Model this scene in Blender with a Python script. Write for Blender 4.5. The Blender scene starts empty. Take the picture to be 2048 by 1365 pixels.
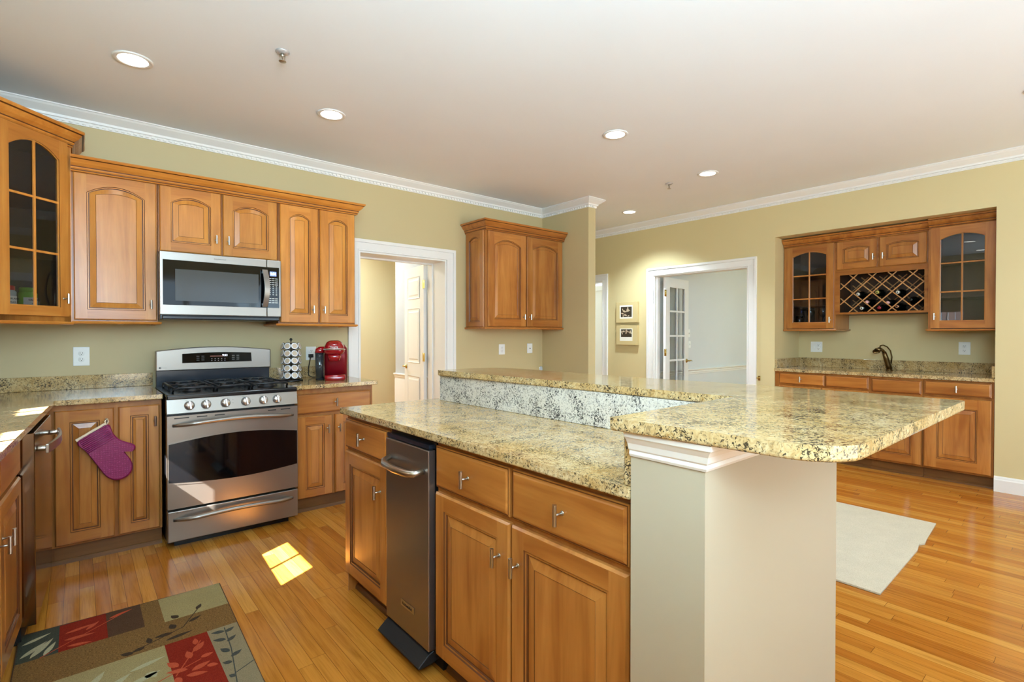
import bpy, math, random
from mathutils import Vector, Matrix
random.seed(7)
PI = math.pi
sc = bpy.context.scene
C = sc.collection

# ------------------------------------------------------------ camera
cam = bpy.data.cameras.new('camera'); camo = bpy.data.objects.new('camera', cam); C.objects.link(camo)
cam.sensor_fit = 'HORIZONTAL'; cam.sensor_width = 36.0
cam.lens = 1028.5 / 2048 * 36
cam.shift_y = -2.4 / 2048
cam.clip_start = 0.02
camo.location = (0, 0, 1.2728)
camo.rotation_euler = (PI / 2 - 0.0103, 0, -0.7018)
sc.camera = camo

# ------------------------------------------------------------ world, sun, daylight, exposure
w = bpy.data.worlds.new('sky'); sc.world = w; w.use_nodes = True
bg = w.node_tree.nodes['Background']; bg.inputs[0].default_value = (0.62, 0.82, 1.0, 1); bg.inputs[1].default_value = 2.4
sun = bpy.data.lights.new('sun', 'SUN'); suno = bpy.data.objects.new('sun', sun); C.objects.link(suno)
sun.energy = 85.0; sun.angle = 0.006; sun.color = (1.0, 0.95, 0.88)
SUN = Vector((1.0, 0.55, -0.95))
suno.location = (-4, -1, 5); suno.rotation_euler = SUN.to_track_quat('-Z', 'Y').to_euler()


def area(name, loc, rot, sx, sy, e, col):
    l = bpy.data.lights.new(name, 'AREA'); l.shape = 'RECTANGLE'; l.size = sx; l.size_y = sy; l.energy = e; l.color = col
    o = bpy.data.objects.new(name, l); C.objects.link(o); o.location = loc; o.rotation_euler = rot
    return o


DAY = (0.72, 0.87, 1.0)
area('daylight_patio', (2.0, -2.75, 1.25), (PI / 2, 0, 0), 3.2, 2.1, 2, DAY)        # daylight entering the rear glass doors
area('daylight_patio_right', (4.9, -2.75, 1.25), (PI / 2, 0, 0), 1.5, 2.1, 3, DAY)
area('daylight_sink_window', (-0.86, 1.55, 1.45), (0, -PI / 2, 0), 0.7, 1.4, 4, DAY)    # daylight through the sink window
FL = (0.54, 0.80, 1.0)
FD = Vector((0.42, 0.48, 0.77)).to_track_quat('-Z', 'Y').to_euler()
area('bounce_fill', (-0.2, -0.8, 2.05), FD, 1.2, 2.0, 225, FL)      # soft fill light added behind the camera, tilted up to the ceiling
area('bounce_fill_right', (3.2, -1.7, 1.3), Vector((0.1, 0.72, 0.68)).to_track_quat('-Z', 'Y').to_euler(), 2.0, 1.6, 24, FL)  # second added fill light, aimed forward and up at the far ceiling
area('fill_hall', (2.15, 6.4, 2.66), (0, 0, 0), 0.8, 0.8, 58, (0.82, 0.92, 1.0))  # added fill lamp under the hall ceiling, no window there
area('fill_study', (7.6, 1.6, 1.5), (-PI / 2, 0, 0), 2.5, 1.8, 330, (0.5, 0.78, 1.0))  # added fill lamp to brighten the study
area('fill_end_room', (7.0, 5.6, 1.6), (0, PI / 2, 0), 1.6, 1.6, 50, (0.7, 0.86, 1.0))  # added fill lamp to brighten the end room
sc.view_settings.view_transform = 'Standard'; sc.view_settings.look = 'None'
sc.view_settings.exposure = 0.28; sc.view_settings.gamma = 1.0; sc.view_settings.use_curve_mapping = False
sc.cycles.max_bounces = 8; sc.cycles.diffuse_bounces = 5; sc.cycles.glossy_bounces = 4
sc.cycles.transmission_bounces = 6; sc.cycles.transparent_max_bounces = 8
sc.cycles.caustics_reflective = False; sc.cycles.caustics_refractive = False
sc.cycles.sample_clamp_indirect = 6.0
sc.cycles.use_denoising = True


# ------------------------------------------------------------ materials
def lin(h):
    if isinstance(h, str):
        h = tuple(int(h[i:i + 2], 16) for i in (0, 2, 4))
    return tuple((c / 255 / 12.92) if c / 255 <= 0.04045 else ((c / 255 + 0.055) / 1.055) ** 2.4 for c in h) + (1,)


class NT:
    def __init__(s, name):
        s.m = bpy.data.materials.new(name); s.m.use_nodes = True; s.t = s.m.node_tree; s.n = s.t.nodes
        s.b = s.n['Principled BSDF']

    def add(s, typ, **k):
        n = s.n.new(typ)
        for a, v in k.items():
            if a.startswith('i_'):
                n.inputs[a[2:].replace('_', ' ')].default_value = v
            else:
                setattr(n, a, v)
        return n

    def L(s, a, b): s.t.links.new(a, b)

    def math(s, op, a, b=None, c=None):
        n = s.n.new('ShaderNodeMath'); n.operation = op
        for i, v in enumerate((a, b, c)):
            if v is None: continue
            if isinstance(v, (int, float)): n.inputs[i].default_value = v
            else: s.L(v, n.inputs[i])
        return n.outputs[0]

    def mix(s, f, a, b, blend='MIX'):
        n = s.n.new('ShaderNodeMix'); n.data_type = 'RGBA'; n.blend_type = blend
        for sock, v in ((n.inputs[0], f), (n.inputs[6], a), (n.inputs[7], b)):
            if isinstance(v, (int, float, tuple)): sock.default_value = v
            else: s.L(v, sock)
        return n.outputs[2]

    def ramp(s, f, stops, interp='LINEAR'):
        n = s.n.new('ShaderNodeValToRGB'); n.color_ramp.interpolation = interp
        e = n.color_ramp.elements
        while len(e) > 1: e.remove(e[-1])
        e[0].position = stops[0][0]; e[0].color = stops[0][1]
        for p, c in stops[1:]:
            x = e.new(p); x.color = c
        s.L(f, n.inputs[0]); return n.outputs[0]

    def coords(s, scale=(1, 1, 1), rot=(0, 0, 0)):
        tc = s.n.new('ShaderNodeTexCoord'); mp = s.n.new('ShaderNodeMapping')
        mp.inputs['Scale'].default_value = scale; mp.inputs['Rotation'].default_value = rot
        s.L(tc.outputs['Object'], mp.inputs[0]); return mp.outputs[0]

    def noise(s, vec, scale, detail=2, rough=0.5, dist=0.0):
        n = s.add('ShaderNodeTexNoise'); n.inputs['Scale'].default_value = scale; n.inputs['Detail'].default_value = detail
        n.inputs['Roughness'].default_value = rough; n.inputs['Distortion'].default_value = dist
        s.L(vec, n.inputs['Vector']); return n.outputs['Fac']

    def bump(s, h, strength, dist=0.002):
        n = s.add('ShaderNodeBump'); n.inputs['Strength'].default_value = strength; n.inputs['Distance'].default_value = dist
        s.L(h, n.inputs['Height']); s.L(n.outputs[0], s.b.inputs['Normal'])


def simple(name, col, rough=0.5, metal=0.0, **k):
    m = NT(name); m.b.inputs['Base Color'].default_value = lin(col); m.b.inputs['Roughness'].default_value = rough
    m.b.inputs['Metallic'].default_value = metal
    for a, v in k.items():
        m.b.inputs[a.replace('_', ' ')].default_value = v
    return m


def paint(name, col, rough=0.55, bumps=0.05):
    m = simple(name, col, rough)
    v = m.coords(); n = m.noise(v, 260, 2)
    n2 = m.noise(v, 1.7, 2)
    c = lin(col)
    m.L(m.mix(n2, tuple(x * 0.97 for x in c[:3]) + (1,), tuple(min(1, x * 1.03) for x in c[:3]) + (1,)), m.b.inputs['Base Color'])
    m.bump(n, bumps, 0.001)
    return m.m


def wood(name, cols, scale, rough=0.28, vary=0.25, coat=0.08):
    m = NT(name)
    v = m.coords(scale)
    oi = m.add('ShaderNodeObjectInfo')
    addv = m.add('ShaderNodeVectorMath'); addv.operation = 'ADD'
    comb = m.add('ShaderNodeCombineXYZ')
    r = m.math('MULTIPLY', oi.outputs['Random'], 37.0)
    m.L(r, comb.inputs[0]); m.L(r, comb.inputs[1]); m.L(r, comb.inputs[2])
    m.L(v, addv.inputs[0]); m.L(comb.outputs[0], addv.inputs[1])
    vv = addv.outputs[0]
    n1 = m.noise(vv, 1.0, 3, 0.6, 0.6)
    n2 = m.noise(vv, 7.0, 3, 0.6, 0.2)
    n3 = m.noise(m.coords((1.6, 1.6, 1.6)), 2.4, 2)
    c1 = m.ramp(n1, [(0.25, lin(cols[0])), (0.5, lin(cols[1])), (0.75, lin(cols[2]))])
    fine = m.ramp(n2, [(0.35, (0.90, 0.88, 0.85, 1)), (0.6, (1.0, 1.0, 1.0, 1))])
    c2 = m.mix(0.6, c1, fine, 'MULTIPLY')
    blot = m.ramp(n3, [(0.35, (0.84, 0.82, 0.78, 1)), (0.65, (1, 1, 1, 1))])
    c3 = m.mix(0.7, c2, blot, 'MULTIPLY')
    tone = m.math('MULTIPLY_ADD', oi.outputs['Random'], vary, 1 - vary * 0.5)
    tc = m.add('ShaderNodeCombineColor')
    for i in range(3): m.L(tone, tc.inputs[i])
    m.L(m.mix(1.0, c3, tc.outputs[0], 'MULTIPLY'), m.b.inputs['Base Color'])
    m.b.inputs['Roughness'].default_value = rough; m.b.inputs['Specular IOR Level'].default_value = 0.32
    m.b.inputs['Coat Weight'].default_value = coat; m.b.inputs['Coat Roughness'].default_value = 0.15
    return m.m


def granite(name, base, patch, specks, sc_=1.0, dens=0.0):
    m = NT(name)
    v = m.coords()
    big = m.noise(v, 4.5 * sc_, 3, 0.6, 0.5)
    mid = m.noise(v, 38 * sc_, 4, 0.7, 1.2)
    fine = m.noise(v, 125 * sc_, 4, 0.62, 0.9)
    c = m.ramp(mid, [(0.30, lin(patch[0])), (0.42, lin(base[0])), (0.56, lin(base[1])), (0.70, lin(patch[1]))])
    c = m.mix(m.ramp(big, [(0.35, (0, 0, 0, 1)), (0.7, (0.8, 0.8, 0.8, 1))]), c, lin(patch[2]), 'MULTIPLY')
    grey = m.ramp(m.noise(v, 80 * sc_, 4, 0.62, 0.9), [(0.55, (0, 0, 0, 1)), (0.61, (0.75, 0.75, 0.75, 1))])
    c = m.mix(grey, c, lin(specks[1]))
    den = m.noise(v, 11 * sc_, 3)
    thr = m.math('MULTIPLY_ADD', den, -0.40, 0.775 - dens)
    dark = m.ramp(m.math('SUBTRACT', fine, thr), [(0.0, (0, 0, 0, 1)), (0.03, (0.92, 0.92, 0.92, 1))])
    c = m.mix(dark, c, lin(specks[0]))
    m.L(c, m.b.inputs['Base Color'])
    m.b.inputs['Roughness'].default_value = 0.09; m.b.inputs['IOR'].default_value = 1.55
    m.b.inputs['Specular IOR Level'].default_value = 0.42
    return m.m


def steel(name, col, rough=0.25, horizontal=True):
    m = simple(name, col, rough, 0.9)
    v = m.coords((2, 2, 260) if horizontal else (260, 260, 2))
    n = m.noise(v, 1.0, 3)
    m.L(m.math('MULTIPLY_ADD', n, 0.02, rough - 0.01), m.b.inputs['Roughness'])
    return m.m


M = {}
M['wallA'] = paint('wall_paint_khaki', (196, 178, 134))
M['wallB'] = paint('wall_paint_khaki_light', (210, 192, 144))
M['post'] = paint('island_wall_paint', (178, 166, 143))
M['white'] = paint('trim_white', (234, 231, 226), 0.35, 0.02)
M['ceil'] = paint('ceiling_white', (238, 242, 247), 0.8, 0.03)
M['grey'] = paint('wall_paint_grey', (212, 213, 214), 0.6)
M['cream'] = paint('wall_paint_cream', (236, 220, 172), 0.6)
OAK = ('A96A2C', 'C4883F', 'D19A52')
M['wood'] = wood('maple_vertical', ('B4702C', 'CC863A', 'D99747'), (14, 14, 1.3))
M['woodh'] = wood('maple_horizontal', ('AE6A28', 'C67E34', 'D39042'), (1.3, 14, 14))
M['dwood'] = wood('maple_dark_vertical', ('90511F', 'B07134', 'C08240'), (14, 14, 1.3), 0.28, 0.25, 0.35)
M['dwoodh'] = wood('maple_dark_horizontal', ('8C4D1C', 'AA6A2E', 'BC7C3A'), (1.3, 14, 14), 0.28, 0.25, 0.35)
M['glaze'] = simple('dark_glaze', (92, 48, 18), 0.4).m
M['carc'] = wood('cabinet_body_wood', ('8A5224', 'A2662F', 'B07438'), (14, 14, 1.3))
M['carcin'] = wood('shaded_interior_wood', ('40281A', '4E3320', '5A3C26'), (10, 10, 1.3), 0.5)  # shade inside the cabinets is put into this darker wood colour
M['toe'] = wood('toe_kick_wood', ('63401F', '744B26', '80552C'), (1.3, 10, 10), 0.4)
M['granite'] = granite('granite_gold', ('BEA273', 'CCB488'), ('967646', 'D6C6A2', 'ECD8AA'), ('201D1B', '8A7450'), 1.2, 0.016)
M['granite_lit'] = granite('granite_bluish_lit', ('CFC9BC', 'D8D3C8'), ('A8A298', 'C4BEB2', 'EFEBE4'), ('28282C', '8E8A88'), 1.2, 0.02)  # granite copy for the riser, bluish light painted into its paler colour
M['steel'] = steel('brushed_steel', (150, 143, 135), 0.33)
M['steeld'] = steel('brushed_steel_dark', (148, 138, 130), 0.28, False)
M['nickel'] = simple('satin_nickel', (190, 184, 174), 0.28, 1.0).m
M['brass'] = simple('polished_brass', (206, 178, 110), 0.2, 1.0).m
M['bronze'] = simple('aged_bronze', (120, 96, 62), 0.3, 1.0).m
M['blackgl'] = simple('black_glass', (8, 8, 10), 0.05).m
M['smoke'] = simple('oven_window_screen', (70, 72, 72), 0.12).m
M['black'] = simple('black_enamel', (16, 17, 20), 0.22).m
M['iron'] = simple('cast_iron', (30, 31, 34), 0.45).m
M['bluebk'] = simple('dark_blue_enamel', (26, 32, 42), 0.2).m
M['rubber'] = simple('matte_black', (14, 14, 15), 0.6).m
M['plate'] = simple('white_plastic', (240, 240, 236), 0.35).m
M['slot'] = simple('slot_dark', (50, 48, 46), 0.6).m
M['gold'] = simple('amber_print', (120, 60, 40), 0.5).m
M['print'] = simple('grey_print', (150, 150, 150), 0.5).m
M['red'] = simple('glossy_red', (150, 8, 20), 0.15, 0.0, Coat_Weight=0.6, Coat_Roughness=0.05).m
M['redm'] = simple('dark_red_shell', (128, 14, 28), 0.3, 0.3).m
M['pod'] = simple('pod_white', (232, 234, 240), 0.3).m
M['foil'] = simple('pod_foil', (206, 190, 168), 0.35, 0.4).m
M['paper'] = simple('photo_paper', (238, 234, 220), 0.6).m
M['sepia'] = simple('photo_dark', (62, 52, 40), 0.4).m
M['sepial'] = simple('photo_light', (196, 176, 148), 0.4).m
M['frame'] = paint('frame_pale_gold', (206, 184, 132), 0.45, 0.02)
M['rattan'] = wood('wine_rack_wood', ('B07C48', 'C08C56', 'CB9A64'), (3, 3, 3), 0.4)
M['bottle'] = simple('dark_bottle_glass', (10, 14, 10), 0.06).m
M['capr'] = simple('red_capsule', (150, 30, 40), 0.3).m
M['capp'] = simple('pink_capsule', (222, 170, 165), 0.35).m
M['capw'] = simple('silver_capsule', (215, 215, 205), 0.3, 0.3).m
M['capy'] = simple('gold_capsule', (196, 186, 96), 0.3, 0.3).m
M['capc'] = simple('copper_capsule', (170, 120, 84), 0.3, 0.5).m
M['lime'] = simple('lime_plastic', (126, 196, 40), 0.3).m
M['jar'] = simple('frosted_jar', (186, 196, 204), 0.25).m
M['redcap'] = simple('red_cap', (196, 28, 40), 0.35).m
M['label'] = simple('white_label', (232, 232, 228), 0.5).m
M['ink'] = simple('ink', (30, 30, 34), 0.6).m
M['inklt'] = simple('grey_ink', (120, 118, 112), 0.5).m
M['linen'] = simple('mitt_lining', (226, 208, 180), 0.8).m


def emis(name, col, e):
    m = NT(name); m.b.inputs['Base Color'].default_value = lin(col); m.b.inputs['Emission Color'].default_value = lin(col)
    m.b.inputs['Emission Strength'].default_value = e; return m.m


M['lamp'] = emis('lamp_glow', (255, 250, 240), 7.0)
M['lcd'] = emis('lcd_screen', (120, 140, 230), 0.9)
M['digit'] = emis('led_digits', (235, 240, 255), 2.5)


def glass(nm='cabinet_glass', tint=(0.80, 0.82, 0.84, 1)):
    m = NT(nm); t = m
    g = m.add('ShaderNodeBsdfGlossy'); g.inputs['Roughness'].default_value = 0.01
    tr = m.add('ShaderNodeBsdfTransparent'); tr.inputs[0].default_value = tint
    f = m.add('ShaderNodeFresnel'); f.inputs[0].default_value = 1.75
    mx = m.add('ShaderNodeMixShader'); m.L(f.outputs[0], mx.inputs[0]); m.L(tr.outputs[0], mx.inputs[1]); m.L(g.outputs[0], mx.inputs[2])
    m.L(mx.outputs[0], m.n['Material Output'].inputs[0]); return m.m


M['glass'] = glass()
M['clear'] = glass('door_glass', (0.95, 0.96, 0.96, 1))
gm = NT('clear_glassware'); gm.b.inputs['Transmission Weight'].default_value = 1.0; gm.b.inputs['Roughness'].default_value = 0.02
gm.b.inputs['IOR'].default_value = 1.45; M['ware'] = gm.m
tk = NT('smoked_tank'); tk.b.inputs['Base Color'].default_value = lin((70, 74, 78)); tk.b.inputs['Transmission Weight'].default_value = 0.55
tk.b.inputs['Roughness'].default_value = 0.05; M['tank'] = tk.m


def floor_mat():
    m = NT('oak_strip_floor')
    tc = m.add('ShaderNodeTexCoord'); sx = m.add('ShaderNodeSeparateXYZ'); m.L(tc.outputs['Object'], sx.inputs[0])
    x, y = sx.outputs[0], sx.outputs[1]
    W, Ln = 0.0575, 0.95
    u = m.math('DIVIDE', x, W); row = m.math('FLOOR', u)
    wn = m.add('ShaderNodeTexWhiteNoise', noise_dimensions='1D'); m.L(row, wn.inputs['W'])
    v = m.math('DIVIDE', m.math('MULTIPLY_ADD', wn.outputs[0], 7.3, y), Ln); colm = m.math('FLOOR', v)
    cv = m.add('ShaderNodeCombineXYZ'); m.L(row, cv.inputs[0]); m.L(colm, cv.inputs[1])
    w2 = m.add('ShaderNodeTexWhiteNoise', noise_dimensions='3D'); m.L(cv.outputs[0], w2.inputs['Vector'])
    fu = m.math('SUBTRACT', u, row); fv = m.math('SUBTRACT', v, colm)
    eu = m.math('MULTIPLY', m.math('MINIMUM', fu, m.math('SUBTRACT', 1.0, fu)), W)
    ev = m.math('MULTIPLY', m.math('MINIMUM', fv, m.math('SUBTRACT', 1.0, fv)), Ln)
    gap = m.math('LESS_THAN', m.math('MINIMUM', eu, ev), 0.0009)
    off = m.add('ShaderNodeVectorMath'); off.operation = 'MULTIPLY_ADD'
    m.L(w2.outputs['Color'], off.inputs[0]); off.inputs[1].default_value = (9, 9, 9)
    m.L(tc.outputs['Object'], off.inputs[2])
    mp = m.add('ShaderNodeMapping'); mp.inputs['Scale'].default_value = (26, 1.6, 1); m.L(off.outputs[0], mp.inputs[0])
    grain = m.noise(mp.outputs[0], 1.0, 4, 0.6, 1.4)
    mp2 = m.add('ShaderNodeMapping'); mp2.inputs['Scale'].default_value = (160, 5, 1); m.L(off.outputs[0], mp2.inputs[0])
    pores = m.noise(mp2.outputs[0], 1.0, 2, 0.6, 0.2)
    base = m.ramp(w2.outputs['Value'], [(0.0, lin('AE6620')), (0.35, lin('BE782A')), (0.75, lin('C78432')), (1.0, lin('CF903E'))])
    g = m.ramp(grain, [(0.3, (0.66, 0.60, 0.50, 1)), (0.5, (0.95, 0.94, 0.92, 1)), (0.7, (1.06, 1.05, 1.02, 1))])
    c = m.mix(0.75, base, g, 'MULTIPLY')
    pr = m.ramp(pores, [(0.38, (0.74, 0.68, 0.6, 1)), (0.5, (1, 1, 1, 1))])
    c = m.mix(0.45, c, pr, 'MULTIPLY')
    c = m.mix(m.math('MULTIPLY', gap, 0.72), c, lin((70, 36, 12)))
    m.L(c, m.b.inputs['Base Color'])
    m.L(m.math('MULTIPLY_ADD', grain, 0.10, 0.12), m.b.inputs['Roughness']); m.b.inputs['Specular IOR Level'].default_value = 0.36
    m.b.inputs['Coat Weight'].default_value = 0.1; m.b.inputs['Coat Roughness'].default_value = 0.08
    n = m.add('ShaderNodeBump'); n.inputs['Strength'].default_value = 0.25; n.inputs['Distance'].default_value = 0.001
    m.L(m.math('SUBTRACT', 1.0, gap), n.inputs['Height']); m.L(n.outputs[0], m.b.inputs['Normal'])
    return m.m


M['floor'] = floor_mat()


def pile(name, a, b, scale=420, rough=0.95, streak=(1, 1, 1)):
    m = NT(name); v = m.coords(streak); n = m.noise(v, scale, 2, 0.7)
    n2 = m.noise(v, 9, 3)
    c = m.mix(m.ramp(n, [(0.35, (0, 0, 0, 1)), (0.65, (1, 1, 1, 1))]), lin(a), lin(b))
    c = m.mix(0.5, c, m.ramp(n2, [(0.3, (0.86, 0.86, 0.86, 1)), (0.7, (1, 1, 1, 1))]), 'MULTIPLY')
    m.L(c, m.b.inputs['Base Color']); m.b.inputs['Roughness'].default_value = rough; m.b.inputs['Specular IOR Level'].default_value = 0.1
    m.bump(n, 0.7, 0.003)
    return m.m


M['rug_beige'] = pile('rug_beige', '8A784E', 'AA9868')
M['rug_brown'] = pile('rug_brown', '45301F', '5E4330')
M['rug_tan'] = pile('rug_tan', '4A2E1A', '98733F', 300, 0.95, (0.5, 2, 1))
M['rug_red'] = pile('rug_red', '70190E', '94301C')
M['rug_red2'] = pile('rug_orange', 'A8402A', 'C05A36')
M['rug_grey'] = pile('rug_grey', '7E7052', '9A8868')
M['rug_green'] = pile('rug_green', '33352C', '4C4E40')
M['rug_leaf'] = pile('rug_dark_leaf', '33271D', '4A3A2C')
M['rug_leafg'] = pile('rug_grey_leaf', '3A3A34', '54524A')
M['rug_pale'] = pile('rug_pale_leaf', '9C9474', 'B8AE88')
M['rugw'] = pile('white_rug_pile', 'C4B69C', 'DACEB8', 300)


def mitt_mat():
    m = NT('purple_silicone'); v = m.coords()
    vo = m.add('ShaderNodeTexVoronoi'); vo.inputs['Scale'].default_value = 85; vo.inputs['Randomness'].default_value = 0.25; m.L(v, vo.inputs['Vector'])
    c = m.ramp(vo.outputs['Distance'], [(0.0, lin((176, 66, 124))), (0.3, lin((130, 22, 80))), (1, lin((120, 18, 72)))])
    m.L(c, m.b.inputs['Base Color']); m.b.inputs['Roughness'].default_value = 0.42
    m.bump(vo.outputs['Distance'], 0.5, 0.002); return m.m


M['mitt'] = mitt_mat()
M['mittr'] = simple('purple_ribs', (126, 22, 82), 0.45).m


# ------------------------------------------------------------ mesh helpers
class MB:
    def __init__(s): s.v = []; s.f = []; s.mi = []; s.sm = []

    def add(s, vs, fs, mi=0, smooth=False, mx=None):
        b = len(s.v)
        s.v += [tuple(mx @ Vector(p)) if mx else tuple(p) for p in vs]
        for f in fs: s.f.append([b + i for i in f]); s.mi.append(mi); s.sm.append(smooth)
        return s

    def box(s, x0, x1, y0, y1, z0, z1, mi=0, mx=None):
        x0, x1 = min(x0, x1), max(x0, x1); y0, y1 = min(y0, y1), max(y0, y1); z0, z1 = min(z0, z1), max(z0, z1)
        v = [(x, y, z) for x in (x0, x1) for y in (y0, y1) for z in (z0, z1)]
        return s.add(v, [(0, 1, 3, 2), (4, 6, 7, 5), (0, 4, 5, 1), (2, 3, 7, 6), (0, 2, 6, 4), (1, 5, 7, 3)], mi, False, mx)

    def prism(s, poly, z0, z1, mi=0, mx=None, mit=None):
        n = len(poly)
        a = sum(poly[i][0] * poly[(i + 1) % n][1] - poly[(i + 1) % n][0] * poly[i][1] for i in range(n))
        if a < 0: poly = poly[::-1]
        v = [(p[0], p[1], z0) for p in poly] + [(p[0], p[1], z1) for p in poly]
        s.add(v, [tuple(range(n))[::-1]] + [(i, (i + 1) % n, n + (i + 1) % n, n + i) for i in range(n)], mi, False, mx)
        s.add(v[n:], [tuple(range(n))], mi if mit is None else mit, False, mx)
        return s

    def lathe(s, prof, n=24, mi=0, mx=None, smooth=True, caps=True):
        v = []
        for r, z in prof:
            for i in range(n):
                a = 2 * PI * i / n; v.append((r * math.cos(a), r * math.sin(a), z))
        f = []
        for k in range(len(prof) - 1):
            for i in range(n):
                j = (i + 1) % n; f.append((k * n + i, k * n + j, (k + 1) * n + j, (k + 1) * n + i))
        if caps:
            if prof[0][0] > 1e-5: f.append(tuple(range(n))[::-1])
            if prof[-1][0] > 1e-5: f.append(tuple((len(prof) - 1) * n + i for i in range(n)))
        return s.add(v, f, mi, smooth, mx)

    def tube(s, pts, r, n=10, mi=0, mx=None, sx=1.0):
        P = [Vector(p) for p in pts]; rr = r if isinstance(r, (list, tuple)) else [r] * len(P)
        v = []; f = []; up = None
        for k, p in enumerate(P):
            t = (P[min(k + 1, len(P) - 1)] - P[max(k - 1, 0)]).normalized()
            if up is None: up = Vector((0, 0, 1)) if abs(t.z) < 0.9 else Vector((1, 0, 0))
            a = t.cross(up).normalized(); b = a.cross(t).normalized(); up = b
            for i in range(n):
                an = 2 * PI * i / n; v.append(p + (a * math.cos(an) * sx + b * math.sin(an)) * rr[k])
        for k in range(len(P) - 1):
            for i in range(n):
                j = (i + 1) % n; f.append((k * n + i, k * n + j, (k + 1) * n + j, (k + 1) * n + i))
        f.append(tuple(range(n))[::-1]); f.append(tuple((len(P) - 1) * n + i for i in range(n)))
        return s.add(v, f, mi, True, mx)

    def sphere(s, c, r, mi=0, n=14, m=8, mx=None, sc=(1, 1, 1)):
        prof = [(max(1e-6, r * math.sin(PI * k / m)), -r * math.cos(PI * k / m)) for k in range(m + 1)]
        T = Matrix.Translation(c) @ Matrix.Diagonal((*sc, 1))
        return s.lathe(prof, n, mi, (mx @ T) if mx else T, True, False)

    def sweep(s, path, prof, mi=0, closed=False, seg={}):
        """path: XY points; prof: (out, z), out = to the right of travel; mitred corners"""
        n = len(path); m = len(prof); v = []
        for i in range(n):
            p = Vector(path[i][:2])
            d0 = (p - Vector(path[i - 1][:2])).normalized() if (i > 0 or closed) else None
            d1 = (Vector(path[(i + 1) % n][:2]) - p).normalized() if (i < n - 1 or closed) else None
            if d0 is None: d0 = d1
            if d1 is None: d1 = d0
            n0 = Vector((d0.y, -d0.x)); n1 = Vector((d1.y, -d1.x)); q = (n0 + n1).normalized(); k = 1 / max(0.2, q.dot(n0))
            for (o, z) in prof: v.append((p.x + q.x * k * o, p.y + q.y * k * o, z))
        f = []
        for i in range(n if closed else n - 1):
            a = i * m; b = ((i + 1) % n) * m
            for j in range(m): f.append((a + j, b + j, b + (j + 1) % m, a + (j + 1) % m))
        if not closed: f.append(tuple(range(m))); f.append(tuple((n - 1) * m + j for j in range(m))[::-1])
        s.add(v, f, mi)
        if seg:
            nf = len(f) - (0 if closed else 2); base = len(s.mi) - len(f)
            for q in range(nf): s.mi[base + q] = seg.get(q % m, mi)
        return s


def mesh(name, mb, mats):
    me = bpy.data.meshes.new(name)
    me.from_pydata([tuple(v) for v in mb.v], [], mb.f)
    for m in mats: me.materials.append(M[m] if isinstance(m, str) else m)
    me.polygons.foreach_set('material_index', mb.mi)
    me.polygons.foreach_set('use_smooth', mb.sm)
    me.update(); return me


def fix_normals(me):
    import bmesh
    b = bmesh.new(); b.from_mesh(me); bmesh.ops.recalc_face_normals(b, faces=b.faces); b.to_mesh(me); b.free()


def obj(name, mb, mats, parent=None, loc=(0, 0, 0), rot=(0, 0, 0), bevel=0, seg=2, fix=True):
    me = mb if isinstance(mb, bpy.types.Mesh) else mesh(name, mb, mats if isinstance(mats, (list, tuple)) else [mats])
    if fix and not isinstance(mb, bpy.types.Mesh): fix_normals(me)
    o = bpy.data.objects.new(name, me); C.objects.link(o); o.location = loc; o.rotation_euler = rot
    if parent: o.parent = parent
    if bevel:
        b = o.modifiers.new('bevel', 'BEVEL'); b.width = bevel; b.segments = seg; b.limit_method = 'ANGLE'; b.angle_limit = math.radians(40)
    return o


def tag(o, label, cat, group=None):
    o['label'] = label; o['category'] = cat
    if group: o['group'] = group
    return o


def thing(name, label, cat, loc=(0, 0, 0), rotz=0, group=None):
    o = bpy.data.objects.new(name, None); C.objects.link(o); o.location = loc; o.rotation_euler = (0, 0, rotz); o.empty_display_size = 0.05
    return tag(o, label, cat, group)


def struct(name, mb, mats, **k):
    o = obj(name, mb, mats, **k); o['kind'] = 'structure'; return o


def text_mb(body, size, ext=0.0006, align='CENTER'):
    cu = bpy.data.curves.new('t', 'FONT'); cu.body = body; cu.size = size; cu.extrude = ext; cu.align_x = align; cu.align_y = 'CENTER'
    o = bpy.data.objects.new('t', cu); C.objects.link(o)
    dg = bpy.context.evaluated_depsgraph_get(); me = bpy.data.meshes.new_from_object(o.evaluated_get(dg))
    bpy.data.objects.remove(o); bpy.data.curves.remove(cu)
    return me


def text(name, body, size, mat, parent, loc, rot=(PI / 2, 0, 0), ext=0.0006):
    me = text_mb(body, size, ext); me.materials.clear(); me.materials.append(M[mat]); me.name = name
    return obj(name, me, None, parent, loc, rot)


def arc_pts(W, H, s, d, arch, n, side=0.0):
    """opening ring: frame width s, extra inset d, arch rise -> list of (x,z), n points over the top"""
    x0, x1, z0 = s + d, W - s - d, s + d
    zt = H - s - d; hw = (x1 - x0) / 2; c = W / 2
    hw0 = (W - 2 * s) / 2
    pts = [(x0, z0), (x1, z0)]
    for i in range(n + 1):
        x = x1 + (x0 - x1) * i / n
        pts.append((x, zt - arch * ((x - c) / hw0) ** 2))
    return pts


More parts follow.
